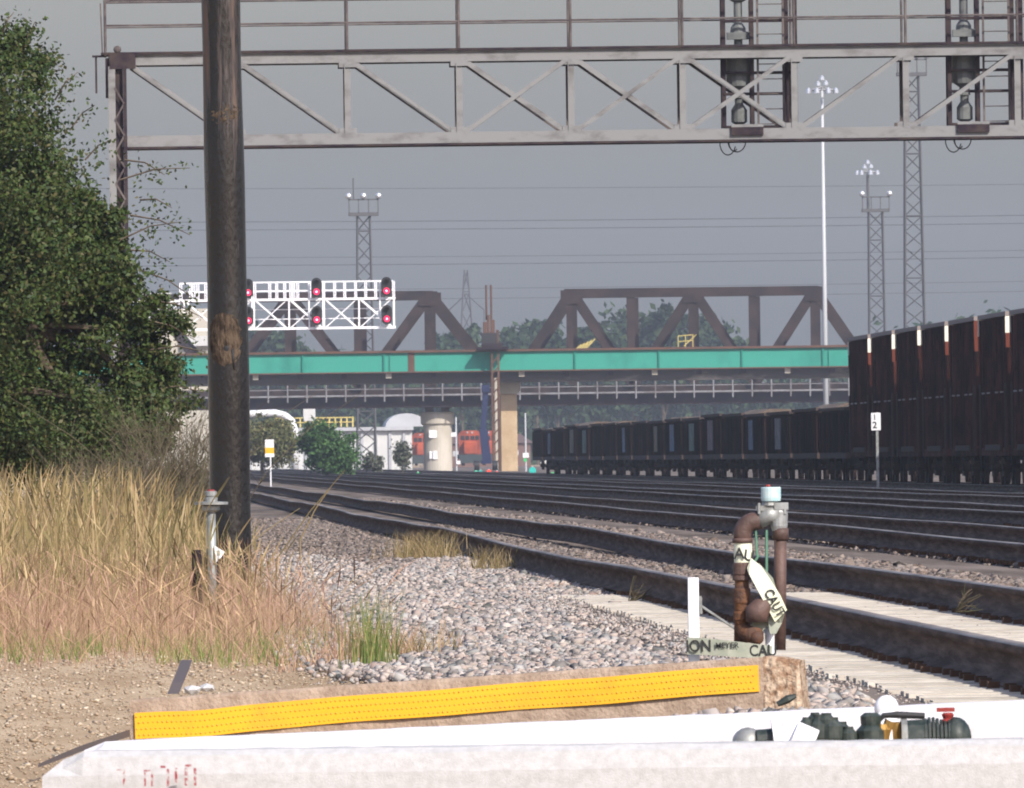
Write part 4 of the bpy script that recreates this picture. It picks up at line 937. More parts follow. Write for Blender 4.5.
def tree(name, X, Y, z0, C, Rr, n, size, lm, label, cat='tree', group=None, nclump=60, spread=.28, trunk_r=.2, shell=.55, limbs=12):
    t = empty(name, (X, Y, z0)); tag(t, label, cat, group)
    V, Fq, cc = leaf_cloud(C, Rr, n, size, nclump, spread, shell); raw_mesh('crown', V, Fq, lm, t)
    b = MB(); top = max(c[2] for c in C); mid = Vector((X, Y, z0+(top-z0)*.45))
    b.tube([(X, Y, z0-.1), (X+.02, Y, z0+(top-z0)*.2), mid, (X, Y, top)], [trunk_r, trunk_r*.8, trunk_r*.6, trunk_r*.2], 8)
    for q in range(min(limbs, len(cc))):
        e = Vector(cc[q]); s_ = Vector((X, Y, z0+(top-z0)*rnd.uniform(.2, .6))); m_ = (s_+e)/2+Vector((0, 0, (e-s_).length*.06))
        b.tube([s_, m_, e], [trunk_r*.4, trunk_r*.25, trunk_r*.08], 5)
    b.build('trunk', 'bark', t); return t
# big tree left
LY = 205.0; k = S(LY)
def L(px, py, dy=0): p = P(px, py, LY+dy); return (p.x, p.y, p.z)
C = [L(-30, 130), L(10, 110, .5), L(30, 200, -.5), L(0, 260), L(50, 250, .8), L(40, 330, -.6), L(75, 300), L(100, 350, .5), L(100, 400, -.3), L(20, 400), L(145, 370, .3), L(-80, 250), L(-60, 380), L(48, 185), L(5, 60), L(112, 290, -.2), L(88, 235, .2), L(104, 215, 0), L(122, 255, .3), L(150, 335, .3), L(160, 385, 0), L(140, 305, -.3), L(150, 425, .2), L(110, 435, 0)]
Rr = [(1.0, 1.5, 1.3), (.8, 1.2, 1.0), (.9, 1.3, 1.0), (1.2, 1.7, 1.2), (.8, 1.2, 1.1), (1.0, 1.5, 1.0), (.75, 1.0, .9), (.7, 1, .8), (.7, 1, .6), (1.2, 1.5, .8), (.5, .7, .6), (1.3, 1.6, 1.5), (1.3, 1.6, 1.2), (.55, .9, .8), (.45, .7, .5), (.5, .7, .6), (.45, .6, .6), (.36, .5, .4), (.32, .5, .45), (.42, .6, .5), (.42, .6, .5), (.35, .5, .4), (.5, .6, .4), (.8, .8, .45)]
X_t = P(-20, 470, LY).x
tr = tree('broadleaf_tree', X_t, LY, float(g(X_t, LY)), C, Rr, 135000, .070, 'leaf', 'large dense green broadleaf tree filling the left edge behind the tall grass', nclump=400, spread=.16, trunk_r=.22, shell=.35, limbs=60)
# outlying sprays on the right-hand side of the crown
sp_ = MB(); SPR = [((120, 180), (190, 168)), ((125, 160), (165, 175)), ((130, 215), (190, 235)), ((120, 240), (180, 222)), ((140, 270), (196, 300)), ((150, 300), (203, 318)), ((20, 60), (35, 22)), ((55, 100), (78, 72)), ((70, 130), (95, 105)), ((150, 350), (206, 352)), ((140, 200), (172, 208)), ((0, 40), (14, 12)), ((85, 160), (112, 140)), ((145, 320), (195, 340)), ((130, 250), (170, 262)), ((150, 390), (204, 392))]
Vs = []; 
for (a, c) in SPR:
    A, B = Vector(L(*a)), Vector(L(*c)); m_ = (A+B)/2+Vector((0, rnd.uniform(-.2, .2), .06))
    sp_.tube([A, m_, B], [.012, .009, .004], 4)
    n = 46; tt = rng.random(n)**.8; p = np.array(A)[None]*(1-tt[:, None])+np.array(B)[None]*tt[:, None]+rng.normal(0, .075, (n, 3))
    Vs.append(p)
p = np.concatenate(Vs); n = len(p); a = rng.normal(size=(n, 3)); a /= np.linalg.norm(a, axis=1)[:, None]; bb_ = np.cross(a, rng.normal(size=(n, 3))); bb_ /= np.linalg.norm(bb_, axis=1)[:, None]
V = np.stack([p-a*.03, p+bb_*.017, p+a*.03, p-bb_*.017], 1).reshape(-1, 3)
lf = raw_mesh('outer_leaves', V, np.arange(n*4).reshape(n, 4), 'leaf', tr); sp_.build('twigs', 'bark', tr)
# bare brush below its right side
def brush(px, pyb, Y, n, h, w_, label, name='bare_shrub', mt='twig', r=.006, sub=5):
    p0 = P(px, pyb, Y); z0 = float(g(p0.x, Y)); b = MB()
    for i in range(n):
        x = p0.x+rnd.gauss(0, w_*.5); y = Y+rnd.gauss(0, w_); hh = h*rnd.uniform(.5, 1.05); lx, ly = rnd.gauss(0, .3)*hh, rnd.gauss(0, .3)*hh
        pts = [Vector((x+lx*f_*f_+rnd.gauss(0, .02), y+ly*f_*f_, z0+hh*f_)) for f_ in (0, .25, .5, .75, 1)]
        b.tube(pts, [r, r*.9, r*.8, r*.6, r*.3], 3, cap=False)
        for q in range(sub):
            f_ = rnd.randint(1, 3); s_ = pts[f_]; e = s_+Vector((rnd.gauss(0, .18), rnd.gauss(0, .18), rnd.uniform(.05, .35)))*hh*.5
            b.tube([s_, (s_+e)/2+Vector((0, 0, .02)), e], [r*.6, r*.45, r*.2], 3, cap=False)
    o = b.build(name, mt, None, (p0.x, Y, z0)); tag(o, label, 'shrub'); return o
brush(176, 480, 190, 300, 1.75, .5, 'greyish bare twiggy brush between the green tree and the tarred pole', sub=8)
brush(110, 480, 186, 420, 1.25, .9, 'brown twiggy brush at the foot of the green tree behind the grass', sub=6)
# thin green skirt of low branches
C2 = [L(40, 420), L(100, 430, -1), L(140, 425, .4), L(0, 440), L(185, 400, .6), L(175, 330, .5), L(165, 370, .3), L(60, 455, -.5), L(10, 458, .5), L(120, 452, -1)]
R2 = [(.9, 1.2, .35), (.6, 1, .3), (.35, .6, .3), (.9, 1, .3), (.16, .4, .25), (.22, .4, .4), (.3, .5, .35), (.8, 1, .3), (.9, 1, .3), (.5, 1, .22)]
V, Fq, cc = leaf_cloud(C2, R2, 34000, .06, 150, .3, .1); raw_mesh('low_branches', V, Fq, 'leaf', tr)

def ell_tree(name, px, pyt, pyb, wpx, Y, lm, label, n=2500, size=.35, group=None, lobes=6, cat='tree', nclump=60, low=False):
    p0 = P(px, pyb, Y); z0 = float(g(p0.x, Y))-.05; zt6 = P(px, pyt, Y).z; H = zt6-z0; W = wpx/S(Y)
    base_ = z0+(H*.12 if low else H*.25)
    C, Rr = [], []
    C.append((p0.x, Y, (base_+zt6)/2)); Rr.append((W*.36, W*.36, (zt6-base_)*.42))
    for i in range(lobes):
        a = rnd.uniform(0, 6.28); f_ = rnd.uniform(.2, .85)
        r_ = W*.5*math.sin(math.pi*(0.25+.6*f_)) * .55
        C.append((p0.x+math.cos(a)*r_, Y+math.sin(a)*r_, base_+(zt6-base_)*f_)); q = W*rnd.uniform(.17, .27)
        Rr.append((q, q, min(q, (zt6-C[-1][2])*1.0+.1)))
    return tree(name, p0.x, Y, z0, C, Rr, n, size, lm, label, cat, group, nclump=nclump, spread=.22, trunk_r=max(.05, W*.03), shell=.5, limbs=8)
ell_tree('round_bush', 328, 425, 480, 66, 1000, 'leaf_green', 'rounded dark green bush in front of the white warehouse', 12000, .24, low=True, lobes=12, nclump=260)
ell_tree('olive_tree', 262, 415, 480, 70, 1060, 'leaf_olive', 'olive green small tree behind the white and yellow sign', 12000, .24, low=True, lobes=12, nclump=260)
ell_tree('grey_shrub', 373, 452, 479, 22, 1100, 'leaf_grey', 'small grey green shrub just right of the round bush', 2600, .2, low=True, lobes=4, cat='shrub')
ell_tree('grey_shrub', 402, 438, 479, 20, 1120, 'leaf_grey', 'narrow upright grey green shrub before the white wall, left of the round pier', 2800, .2, low=True, lobes=4, cat='shrub')
G_ = 'hazy trees on the skyline behind the bridges'
far = [(235, 318, 60, 'hazy tree seen just right of the tarred pole above the girder'), (268, 322, 62, 'hazy tree under the white signal bridge, left one'), (300, 338, 44, 'low hazy tree behind the left truss'),
       (335, 345, 40, 'lowest hazy tree behind the left truss, near the floodlight tower'), (395, 345, 40, 'small hazy tree behind the left truss end panel'),
       (440, 326, 46, 'hazy tree below the faint pylon'), (463, 318, 40, 'hazy tree directly behind the pylon foot'), (510, 320, 44, 'hazy tree right of the piling rig'), (538, 312, 48, 'taller hazy tree between piling rig and right truss'), (559, 324, 40, 'hazy tree at the left end post of the right truss'),
       (600, 318, 48, 'hazy tree in the first panel of the right truss'), (634, 300, 66, 'tall hazy tree in the second panel of the right truss'), (664, 297, 70, 'tallest hazy tree in the middle of the right truss'), (700, 312, 56, 'hazy tree behind the middle post of the right truss'), (728, 330, 44, 'short hazy tree, rightmost inside the right truss'),
       (893, 326, 44, 'hazy tree behind the lattice towers above the coal cars'), (928, 316, 34, 'hazy tree top right of the tallest lattice tower'), (968, 314, 34, 'hazy tree top above the coal cars, middle of three'), (1010, 305, 52, 'hazy tree top at the right edge above the coal cars'),
       (780, 372, 60, 'low hazy tree under the right truss end'), (830, 372, 60, 'low hazy tree behind the white high mast foot')]
for (px, pyt, wp, lb) in far:
    ell_tree('hazy_tree', px, pyt, 466, wp*1.15, 2450+rnd.uniform(-90, 90), 'leaf_far', lb, 6500, 1.25, G_, lobes=10, nclump=170)
# wood mass closing the gap under the bridges
Cw, Rw = [], []
for i in range(150):
    px = -60+i*7.8; Y = 2600+rnd.uniform(-80, 80); zt7 = P(px, rnd.uniform(368, 392), Y).z; x = P(px, 400, Y).x
    for z_ in (.25, .7): Cw.append((x, Y, zt7*z_)); Rw.append((4.5, 4, zt7*.3))
V, Fq, cc = leaf_cloud(Cw, Rw, 60000, 1.6, 2600, .3, .2); o2 = raw_mesh('distant_wood', V, Fq, 'leaf_far'); tag(o2, 'far dark wood closing the view under the bridges', 'woodland', kind='stuff')

# ------------------------------------------------------------------ grass
def blades(n, xf, y0, y1, hf, width, seedhead, mt, name, label, lean=.35, segs=4, pw=1.0, parent=None, cond=None):
    Y = y0+(y1-y0)*rng.random(n)**pw; X = xf(Y, n)
    px = 100+X*F/Y; kk = (px > -90) & (px < 1080)
    if cond is not None: kk &= cond(X, Y)
    X, Y = X[kk], Y[kk]; n = len(X); H = hf(X, Y, n); z0 = g(X, Y)-.03
    th = rng.uniform(0, 2*math.pi, n); lx = np.cos(th)*H*lean*rng.random(n)*1.2; ly = np.sin(th)*H*lean*rng.random(n)
    wd = width*rng.uniform(.6, 1.3, n); tw = rng.uniform(-.9, .9, n); dx, dy = np.cos(tw), np.sin(tw)
    fr = np.linspace(0, 1, segs+1); V = []
    for i, f_ in enumerate(fr):
        cx = X+lx*f_**1.45; cy = Y+ly*f_**1.45; cz = z0+H*(f_-.08*lean*f_**3)
        if seedhead: w_ = wd*np.where(f_ > .80, 2.6 if f_ < .98 else .4, 1-.5*f_)
        else: w_ = wd*(1-.85*f_)
        V.append(np.stack([cx-dx*w_/2, cy-dy*w_/2, cz], 1)); V.append(np.stack([cx+dx*w_/2, cy+dy*w_/2, cz], 1))
    V = np.stack(V, 1); m_ = 2*(segs+1)
    fq = np.array([(2*i, 2*i+1, 2*i+3, 2*i+2) for i in range(segs)])
    Fq = (fq[None]+(np.arange(n)*m_)[:, None, None]).reshape(-1, 4)
    o = raw_mesh(name, V.reshape(-1, 3), Fq, mt, parent); return o
GE = lambda Y: np.interp(Y, [86, 92, 100, 110, 125, 140, 170, 200], [1.15, 1.45, 1.40, 1.22, 1.12, 1.02, .95, .9])
def uni(a, e=.12): return lambda Y, n: a+(GE(Y)-a)*rng.random(n)+rng.normal(0, e, n)*(rng.random(n) < .4)
front = lambda X: 92+np.where(X < .3, 6, 0)+2.0*np.sin(X*5)+1.2*np.sin(X*17)
patch = lambda X, Y: .5+.5*np.sin(X*3.1+Y*.21)*np.sin(Y*.13+1.7*X)
h_p = lambda X, Y, n: (.20+.26*rng.random(n)+.18*patch(X, Y))*(0.45+.55*sm(Y, 92, 104))
h_t = lambda X, Y, n: (.30+.55*rng.random(n)**1.5+.16*patch(X*2, Y))*(1-.38*sm(X, .45, 1.1))
nz = lambda X, Y: .5+.25*np.sin(X*7.3+Y*.9)+.25*np.sin(X*13.1-Y*.55+1.3)
o = blades(90000, uni(-1.3), 84, 150, lambda X, Y, n: (.06+.34*rng.random(n)**2.2+.20*nz(X*.6, Y*.5)*patch(X, Y))*(0.35+.65*sm(Y, 90, 106)), .0027, False, 'grass_pink', 'dry_grass', '', lean=1.0, segs=6, cond=lambda X, Y: (Y > front(X)+rng.normal(0, 3.5, len(X))) & (rng.random(len(X)) < (1.05-.9*sm(Y, 108, 142))*(.08+1.0*nz(X, Y))))
tag(o, 'dry reddish tan grass mat in front of the tall seeding grass', 'grass', kind='stuff')
o = blades(2200, uni(-1.3), 90, 134, lambda X, Y, n: .22+.42*rng.random(n)**1.5, .0034, True, 'grass_pink', 'loose_stems', '', lean=1.1, segs=7); tag(o, 'loose pale stems sticking out of the dry grass mat', 'grass', kind='stuff')
o = blades(32000, uni(-1.8), 96, 178, lambda X, Y, n: (.13+.50*rng.random(n)**2.2+.20*nz(X, Y)*patch(X*2, Y))*(1-.38*sm(X, .45, 1.1))*(.40+.60*sm(Y, 98, 130)), .0034, False, 'grass_tall', 'tall_grass', '', lean=.75, segs=6, cond=lambda X, Y: rng.random(len(X)) < (.10+.90*sm(Y, 100, 134))*(.05+.95*nz(X, Y))); tag(o, 'tall yellow green grass below the green tree', 'grass', kind='stuff')
o = blades(2600, uni(-1.8, .05), 104, 168, lambda X, Y, n: (.45+.72*rng.random(n)**1.2)*(1-.42*sm(X, .25, 1.0)), .0050, True, 'grass_tall', 'seeding_grass', '', lean=.5, segs=7); tag(o, 'pale seed heads standing above the tall grass', 'grass', kind='stuff')
o = blades(5000, uni(-1.3, .1), 88, 120, lambda X, Y, n: .05+.12*rng.random(n), .009, False, 'weed', 'low_green_weeds', '', lean=.7, cond=lambda X, Y: Y > front(X)-3); tag(o, 'short green weeds creeping along the edge of the dirt', 'ground cover', kind='stuff')
def tuft(px, py, Y, n, h, w_, mt, label, name='weed_tuft', lean=.6, wd=.007, z=None):
    p0 = P(px, py, Y); n0 = n
    xr_ = rng.normal(p0.x, w_, n); yr_ = rng.normal(Y, w_*3, n)
    H = h*rng.uniform(.4, 1.1, n); z0 = g(xr_, yr_)-.02; th = rng.uniform(0, 6.28, n); lx = np.cos(th)*H*lean*rng.random(n); ly = np.sin(th)*H*lean*rng.random(n)
    V = []; tw = rng.uniform(-.8, .8, n)
    for f_ in (0, .35, .7, 1):
        w2 = wd*(1-.85*f_); V.append(np.stack([xr_+lx*f_**1.6-np.cos(tw)*w2/2, yr_+ly*f_-np.sin(tw)*w2/2, z0+H*f_], 1)); V.append(np.stack([xr_+lx*f_**1.6+np.cos(tw)*w2/2, yr_+ly*f_+np.sin(tw)*w2/2, z0+H*f_], 1))
    V = np.stack(V, 1); fq = np.array([(0, 1, 3, 2), (2, 3, 5, 4), (4, 5, 7, 6)])
    Fq = (fq[None]+(np.arange(n)*8)[:, None, None]).reshape(-1, 4)
    o = raw_mesh(name, V.reshape(-1, 3), Fq, mt, None, (p0.x, Y, float(g(p0.x, Y)))); tag(o, label, 'weed'); return o
tuft(374, 665, 83, 120, .42, .05, 'weed', 'upright green weed clump growing behind the yellow striped block', lean=.35)
tuft(358, 662, 86, 420, .24, .17, 'grass_pink', 'straw coloured tuft around the foot of the green weed', lean=.9)
tuft(408, 660, 86, 160, .20, .12, 'grass_tall', 'sparse dry tuft on the gravel right of the green weed', lean=.9)
tuft(424, 552, 168, 500, .30, .17, 'grass_tall', 'dry yellow tuft beside the nearest rail, the farther one', lean=.9, wd=.009)
tuft(490, 570, 150, 160, .24, .12, 'grass_tall', 'thin dry tuft growing against the nearest rail', lean=.9, wd=.008)
b = MB()
for i in range(3):
    A = P((228, 276, 300)[i], (565, 560, 540)[i], 118); B = P((300, 345, 330)[i], (508, 470, 488)[i], 118); b.tube([(A.x, A.y, A.z-.15), A, (A+B)/2+Vector((0, 0, .03)), B], [.005, .005, .004, .002], 4)
o = b.build('grass_stalk', 'grass_tall', None, P(228, 600, 118)); tag(o, 'long bent straw stalks leaning right from the tarred pole over the gravel', 'weed')
def twigs(px, py, Y, n, L_, label):
    p0 = P(px, py, Y); b = MB()
    for i in range(n):
        a = rnd.uniform(.1, 1.3)*(1 if rnd.random() < .75 else -1); e = p0+Vector((math.cos(a)*L_*rnd.uniform(.5, 1), rnd.uniform(-.1, .1), abs(math.sin(a))*L_*rnd.uniform(.3, .9)))
        m_ = (p0+e)/2+Vector((0, 0, rnd.uniform(-.02, .03))); b.tube([p0, m_, e], [.004, .003, .0015], 4)
        e2 = m_+Vector((rnd.uniform(-.05, .12), 0, rnd.uniform(.01, .08))); b.tube([m_, e2], [.0025, .001], 4)
    o = b.build('dead_twigs', 'twig', None, p0); tag(o, label, 'weed')
twigs(628, 604, 113, 16, .26, 'dead brown twigs leaning on the nearest rail left of the white stake')
twigs(955, 612, 92, 12, .2, 'dead twigs caught between the two near rails')

# ------------------------------------------------------------------ tarred utility pole
PYp = 127.0; pb = P(229.5, 560, PYp); pt_ = P(222.5, -60, PYp); z0 = float(g(pb.x, PYp))-.2
b = MB(); H = pt_.z-z0; pts = []; rs = []; nn = 40
for i in range(nn+1):
    f_ = i/nn; x = pb.x+.012*math.sin(f_*7); pts.append((x-.00*f_, PYp, z0+f_*(H+2.5))); rs.append(.163-.022*f_+.003*math.sin(f_*31))
b.tube(pts, rs, 28); pole = b.build('utility_pole', 'pole', None, (pb.x, PYp, z0), smooth=True); tag(pole, 'thick tar blackened wooden utility pole, brown and worn towards the top', 'utility pole')
pc = lambda py: P(228, py, PYp)
b = MB()                                       # stripped scar with knot
zs0, zs1 = pc(368).z, pc(310).z
def patch_on(b, z0_, z1_, a0, a1, off, n=16, mz=12, ragged=.15):
    vs = []; c = P(228, (340), PYp)
    for i in range(mz+1):
        z = z0_+(z1_-z0_)*i/mz; f_ = (z-z0)/(H+2.5); cx = pb.x+.012*math.sin(f_*7); r_ = .163-.022*f_+.003*math.sin(f_*31)
        prof = math.sin(math.pi*min(1, max(0, i/mz)))**.45
        for j in range(n+1):
            a = (a0+a1)/2+(a1-a0)/2*(2*j/n-1)*prof*(1+ragged*rnd.uniform(-1, 1)*(j in (0, n)))
            edge = .5+.5*math.cos(math.pi*(2*j/n-1)); rr = r_-.004+off*(edge**.5)*prof+rnd.uniform(-.002, .003)
            vs.append((cx+rr*math.cos(a), PYp+rr*math.sin(a), z))
    w_ = n+1
    b.add(vs, [(i*w_+j, i*w_+j+1, (i+1)*w_+j+1, (i+1)*w_+j) for i in range(mz) for j in range(n)])
patch_on(b, zs0, zs1, math.radians(192), math.radians(322), .011); b.build('bark_scar', 'scar', pole)
b = MB(); patch_on(b, pc(126).z, pc(102).z, math.radians(205), math.radians(350), .004, ragged=.10); b.build('worn_patch', 'scar', pole)
kc = pc(348); b = MB(); b.ball((kc.x-.01, PYp-.152, kc.z), .038, 8, (.8, .4, 1.1)); b.tube([(kc.x+.03, PYp-.158, kc.z-.01), (kc.x+.045, PYp-.160, kc.z-.17)], [.012, .004], 6); b.build('knot', 'black', pole, smooth=True)
# ------------------------------------------------------------------ small galvanised vent pipe with white tag
VY = 112.0; vb = P(212, 565, VY); z0 = float(g(vb.x, VY)); t = empty('vent_pipe', (vb.x, VY, z0)); tag(t, 'short grey metal pipe post with red tip, standing in the grass before the tarred pole', 'pipe post')
vz = lambda py: P(212, py, VY).z
b = MB(); b.tube([(vb.x, VY, z0-.05), (vb.x, VY, vz(512))], .03, 14); b.build('pipe', 'galv', t, smooth=True)
b = MB(); b.lathe((vb.x, VY, 0), [(.032, vz(512)), (.06, vz(510)), (.06, vz(506)), (.05, vz(505)), (.115, vz(504.6)), (.115, vz(502)), (.05, vz(501.5))], 18); b.build('flange', 'galv', t)
b = MB(); b.lathe((vb.x, VY, 0), [(.042, vz(501.5)), (.045, vz(498)), (.03, vz(497)), (.04, vz(495.5)), (.04, vz(491.5)), (.03, vz(491))], 14); b.build('cap', 'galv', t)
b = MB(); b.lathe((vb.x, VY, 0), [(.03, vz(491)), (.02, vz(489.5))], 10); b.build('red_tip', 'red', t)
b = MB(); tp = [P(214.5, 545.5, VY-.05), P(225, 552, VY-.05), P(221, 557.5, VY-.05), P(218.5, 559.5, VY-.05), P(215, 563.5, VY-.05)]
b.add([tuple(q) for q in tp]+[(q.x, q.y+.004, q.z) for q in tp], [(0, 1, 2, 3, 4), (9, 8, 7, 6, 5)]+[(i, (i+1) % 5, 5+(i+1) % 5, 5+i) for i in range(5)]); tg = b.build('tag', 'white_paint', t)
b = MB(); c = P(218.5, 553, VY-.052); b.box(c, (.02, .002, .035)); b.build('tag_mark', 'tape_grey', tg)
b = MB(); b.tube([(vb.x-.1, VY+.3, z0-.02), (vb.x-.1, VY+.3, vz(550))], .035, 10); b.lathe((vb.x, VY+.05, 0), [(.05, z0), (.05, vz(555)), (.035, vz(549))], 12); b.build('clamp', 'gantry_dark', t)

# ------------------------------------------------------------------ wheel-stop with yellow strip
YB = 62.0; kb = S(YB)
pl_ = P(130, 700, YB+.25); pr_ = P(786, 656, YB-.25)
ax = (pr_-pl_); LEN = ax.length; ax.normalize(); dp = Vector((0, 1, 0)); dp = (dp-ax*dp.dot(ax)).normalized(); up = ax.cross(dp)
Rb = Matrix((ax, dp, up)).transposed()
def W(x, y, z): return pl_+Rb @ Vector((x, y, z))
hB = .235
t = empty('concrete_wheel_stop', W(LEN/2, .08, -hB)); tag(t, 'worn brown concrete parking block carrying a bright yellow strip', 'wheel stop')
b = MB(); N_ = 40; vs = []
def sec(x, e=0): # cross-section, sloped front
    j = lambda: rnd.uniform(-.0022, .0022)
    return [W(x, -.035, -hB), W(x, -.028+j(), -.16), W(x, -.012+j(), -.058), W(x, .0+j(), -.010+j()), W(x, .012, .001+j()), W(x, .14, .0+j()), W(x, .17, -hB)]
for i in range(N_+1):
    vs += sec(LEN*i/N_*.965)
n = 7; fs = [(i*n+j, i*n+(j+1) % n, (i+1)*n+(j+1) % n, (i+1)*n+j) for i in range(N_) for j in range(n)]+[tuple(range(n)), tuple(range(N_*n+n-1, N_*n-1, -1))]
b.add(vs, fs); b.build('block', 'concrete', t)
b = MB(); vs = []; m_ = 8                       # exposed-aggregate broken end
for i in range(m_+1):
    f_ = i/m_; x = LEN*.965+(LEN*.055)*f_; s_ = 1-.10*f_**2
    for q, p in enumerate(sec(x)):
        c0_ = W(x, .07, -hB); vs.append(c0_+(p-c0_)*s_+Vector((rnd.uniform(-.004, .004), rnd.uniform(-.005, .005), rnd.uniform(-.003, .003))))
fs = [(i*n+j, i*n+(j+1) % n, (i+1)*n+(j+1) % n, (i+1)*n+j) for i in range(m_) for j in range(n)]+[tuple(range(n)), tuple(range(m_*n+n-1, m_*n-1, -1))]
b.add(vs, fs); b.build('broken_end', 'aggregate', t)
# strip: a bent sheet standing 4 mm off the front face
b = MB(); vs = []; K = 60; x_a, x_b = .018, LEN*.958
def fy(z): return np.interp(z, [-hB, -.16, -.058, -.010], [-.035, -.028, -.012, 0])
for i in range(K+1):
    f_ = i/K; x = x_a+(x_b-x_a)*f_; zt8 = -.050+.024*f_+.0016*math.sin(f_*23)-(.010*math.exp(-((f_-.1)/.06)**2)); h8 = .098+.002*f_+.0015*math.sin(f_*11)
    for z in (zt8, zt8-h8*.33, zt8-h8*.66, zt8-h8): vs.append(W(x, float(fy(z))-.008-.004*math.sin(f_*17), z))
b.add(vs, [(i*4+j, i*4+j+1, (i+1)*4+j+1, (i+1)*4+j) for i in range(K) for j in range(3)])
strip = b.build('yellow_strip', 'yellow', t)
sol = strip.modifiers.new('sol', 'SOLIDIFY'); sol.thickness = .004; sol.offset = 1
b = MB()
for i in range(130):
    for r_ in range(4):
        f_ = (i+.5*(r_ % 2)+.4)/131; x = x_a+(x_b-x_a)*f_; zt8 = -.050+.024*f_+.0016*math.sin(f_*23)-(.010*math.exp(-((f_-.1)/.06)**2)); h8 = .098+.002*f_+.0015*math.sin(f_*11)
        z = zt8-h8*(r_+.6)/4.2; c = W(x, float(fy(z))-.0135-.004*math.sin(f_*17), z); s_ = .0046+rnd.uniform(-.001, .001)
        b.add([c+Rb @ Vector(q) for q in ((-s_, 0, 0), (0, 0, -s_), (s_, 0, 0), (0, 0, s_), (0, -.002, 0))], [(0, 1, 4), (1, 2, 4), (2, 3, 4), (3, 0, 4)])
b.build('strip_studs', 'yellow_dot', strip)
# white blocks in the foreground
def wblock(pL, pR, h, d, name, label, m_, YL, YR, taper=.1):
    A, B = P(*pL, YL), P(*pR, YR); ax_ = B-A; Ln = ax_.length; ax_.normalize(); dd = Vector((0, 1, 0)); dd = (dd-ax_*dd.dot(ax_)).normalized(); uu = ax_.cross(dd)
    R_ = Matrix((ax_, dd, uu)).transposed(); b = MB(); vs = []; K = 50
    for i in range(K+1):
        x = Ln*i/K; j = lambda: rnd.uniform(-.0015, .0015); s_ = 1 if i > 0 else .93
        e = taper if i == 0 else 0
        for (y, z) in ((-.05, -h), (-.03, -.06), (-.012, -.014-e*.3), (.01, -e*.2), (d-.02, 0-e*.2), (d, -.02-e*.3), (d+.04, -h)): vs.append(A+R_ @ Vector((x-(.05 if (i == 0 and z < -.05) else 0), y, z+j())))
    n = 7; b.add(vs, [(i*n+j, i*n+(j+1) % n, (i+1)*n+(j+1) % n, (i+1)*n+j) for i in range(K) for j in range(n)]+[tuple(range(n)), tuple(range(K*n+n-1, K*n-1, -1))])
    o = b.build(name, m_, None, A+Vector((0, 0, -h))); tag(o, label, 'concrete block'); return o, A, ax_, uu
wblock((84, 743), (1110, 697), .26, .2, 'painted_concrete_block', 'bright white painted concrete block, the farther of the two along the bottom', 'white_conc', 50.5, 49.5)
o, A, ax_, uu = wblock((63, 752), (1110, 738), .30, .25, 'painted_concrete_block', 'greyish white concrete block nearest the camera with traces of red lettering', 'white_conc2', 42, 41.6)
b = MB(); q0 = P(157, 762, 41.9)
for (px, py, w2, l2) in ((119, 764, .018, .004), (124, 772, .007, .05), (147, 765, .020, .005), (152, 773, .007, .05), (145, 774, .006, .045), (163, 761, .016, .007), (168, 772, .008, .055), (176, 770, .008, .05), (188, 760, .022, .008), (186, 771, .009, .055), (195, 771, .008, .055)):
    c = P(px, py+5.5, 41.88); b.box((c.x, 41.88-.033, c.z), (w2*.8, .03, l2*.8))
b.build('red_marking', 'red_worn', o)

# ------------------------------------------------------------------ fittings between the white blocks
FY = 46.0; fx_ = lambda px: P(px, 735, FY).x; fz_ = lambda py: P(850, py, FY).z; zgr = float(g(2, FY))
def lie(label, name='pipe_fitting', cat='pipe fitting', px=800): t = empty(name, (fx_(px), FY, zgr)); return tag(t, label, cat)
t = lie('white plastic pipe fitting with upright round disc, left of the valves', px=780)
b = MB(); b.tube([(fx_(757), FY, fz_(739)), (fx_(773), FY, fz_(738))], .03, 12); b.build('dark_collar', 'darkgreen', t)
b = MB(); b.tube([(fx_(773), FY, fz_(738)), (fx_(783), FY, fz_(737))], .058, 18); b.tube([(fx_(783), FY, fz_(741)), (fx_(800), FY, fz_(741))], [.06, .06], 14); b.build('body', 'pvc', t, smooth=False)
b = MB(); b.tube([(fx_(792), FY-.05, fz_(735)), (fx_(812), FY-.05, fz_(744))], .045, 14); b.build('elbow', 'pvc', t)
b = MB(); b.ball((fx_(748), FY+.02, fz_(742)), .045, 8); o2 = b.build('round_plug', 'galv', None, (fx_(748), FY, zgr), smooth=True); tag(o2, 'round grey pipe cap lying at the left end of the fittings', 'pipe cap')
t = lie('lumpy dark green valve cluster in the middle of the fittings', px=830)
for (px, py, r_) in ((806, 723, .022), (815, 720, .026), (826, 722, .03), (820, 729, .045), (831, 730, .04), (841, 733, .035), (848, 736, .03), (812, 728, .03)):
    b = MB(); r_ *= .82; b.lathe((fx_(px), FY+rnd.uniform(-.03, .03), fz_(py)-.004), [(r_*.8, -r_*1.1), (r_, -r_*.5), (r_, r_*.5), (r_*.6, r_), (r_*.6, r_*1.25)], 14); b.build('valve_body', 'darkgreen', t)
b = MB(); b.tube([(fx_(800), FY, fz_(735)), (fx_(852), FY, fz_(741))], .035, 12); b.build('pipe', 'darkgreen', t)
t = lie('brass ball valve with a black lever handle over white bag', px=880)
b = MB(); b.lathe((fx_(871), FY, fz_(738)), [(.04, -.05), (.042, .02), (.028, .035), (.03, .06), (.018, .07)], 12); b.build('dark_body', 'darkgreen', t)
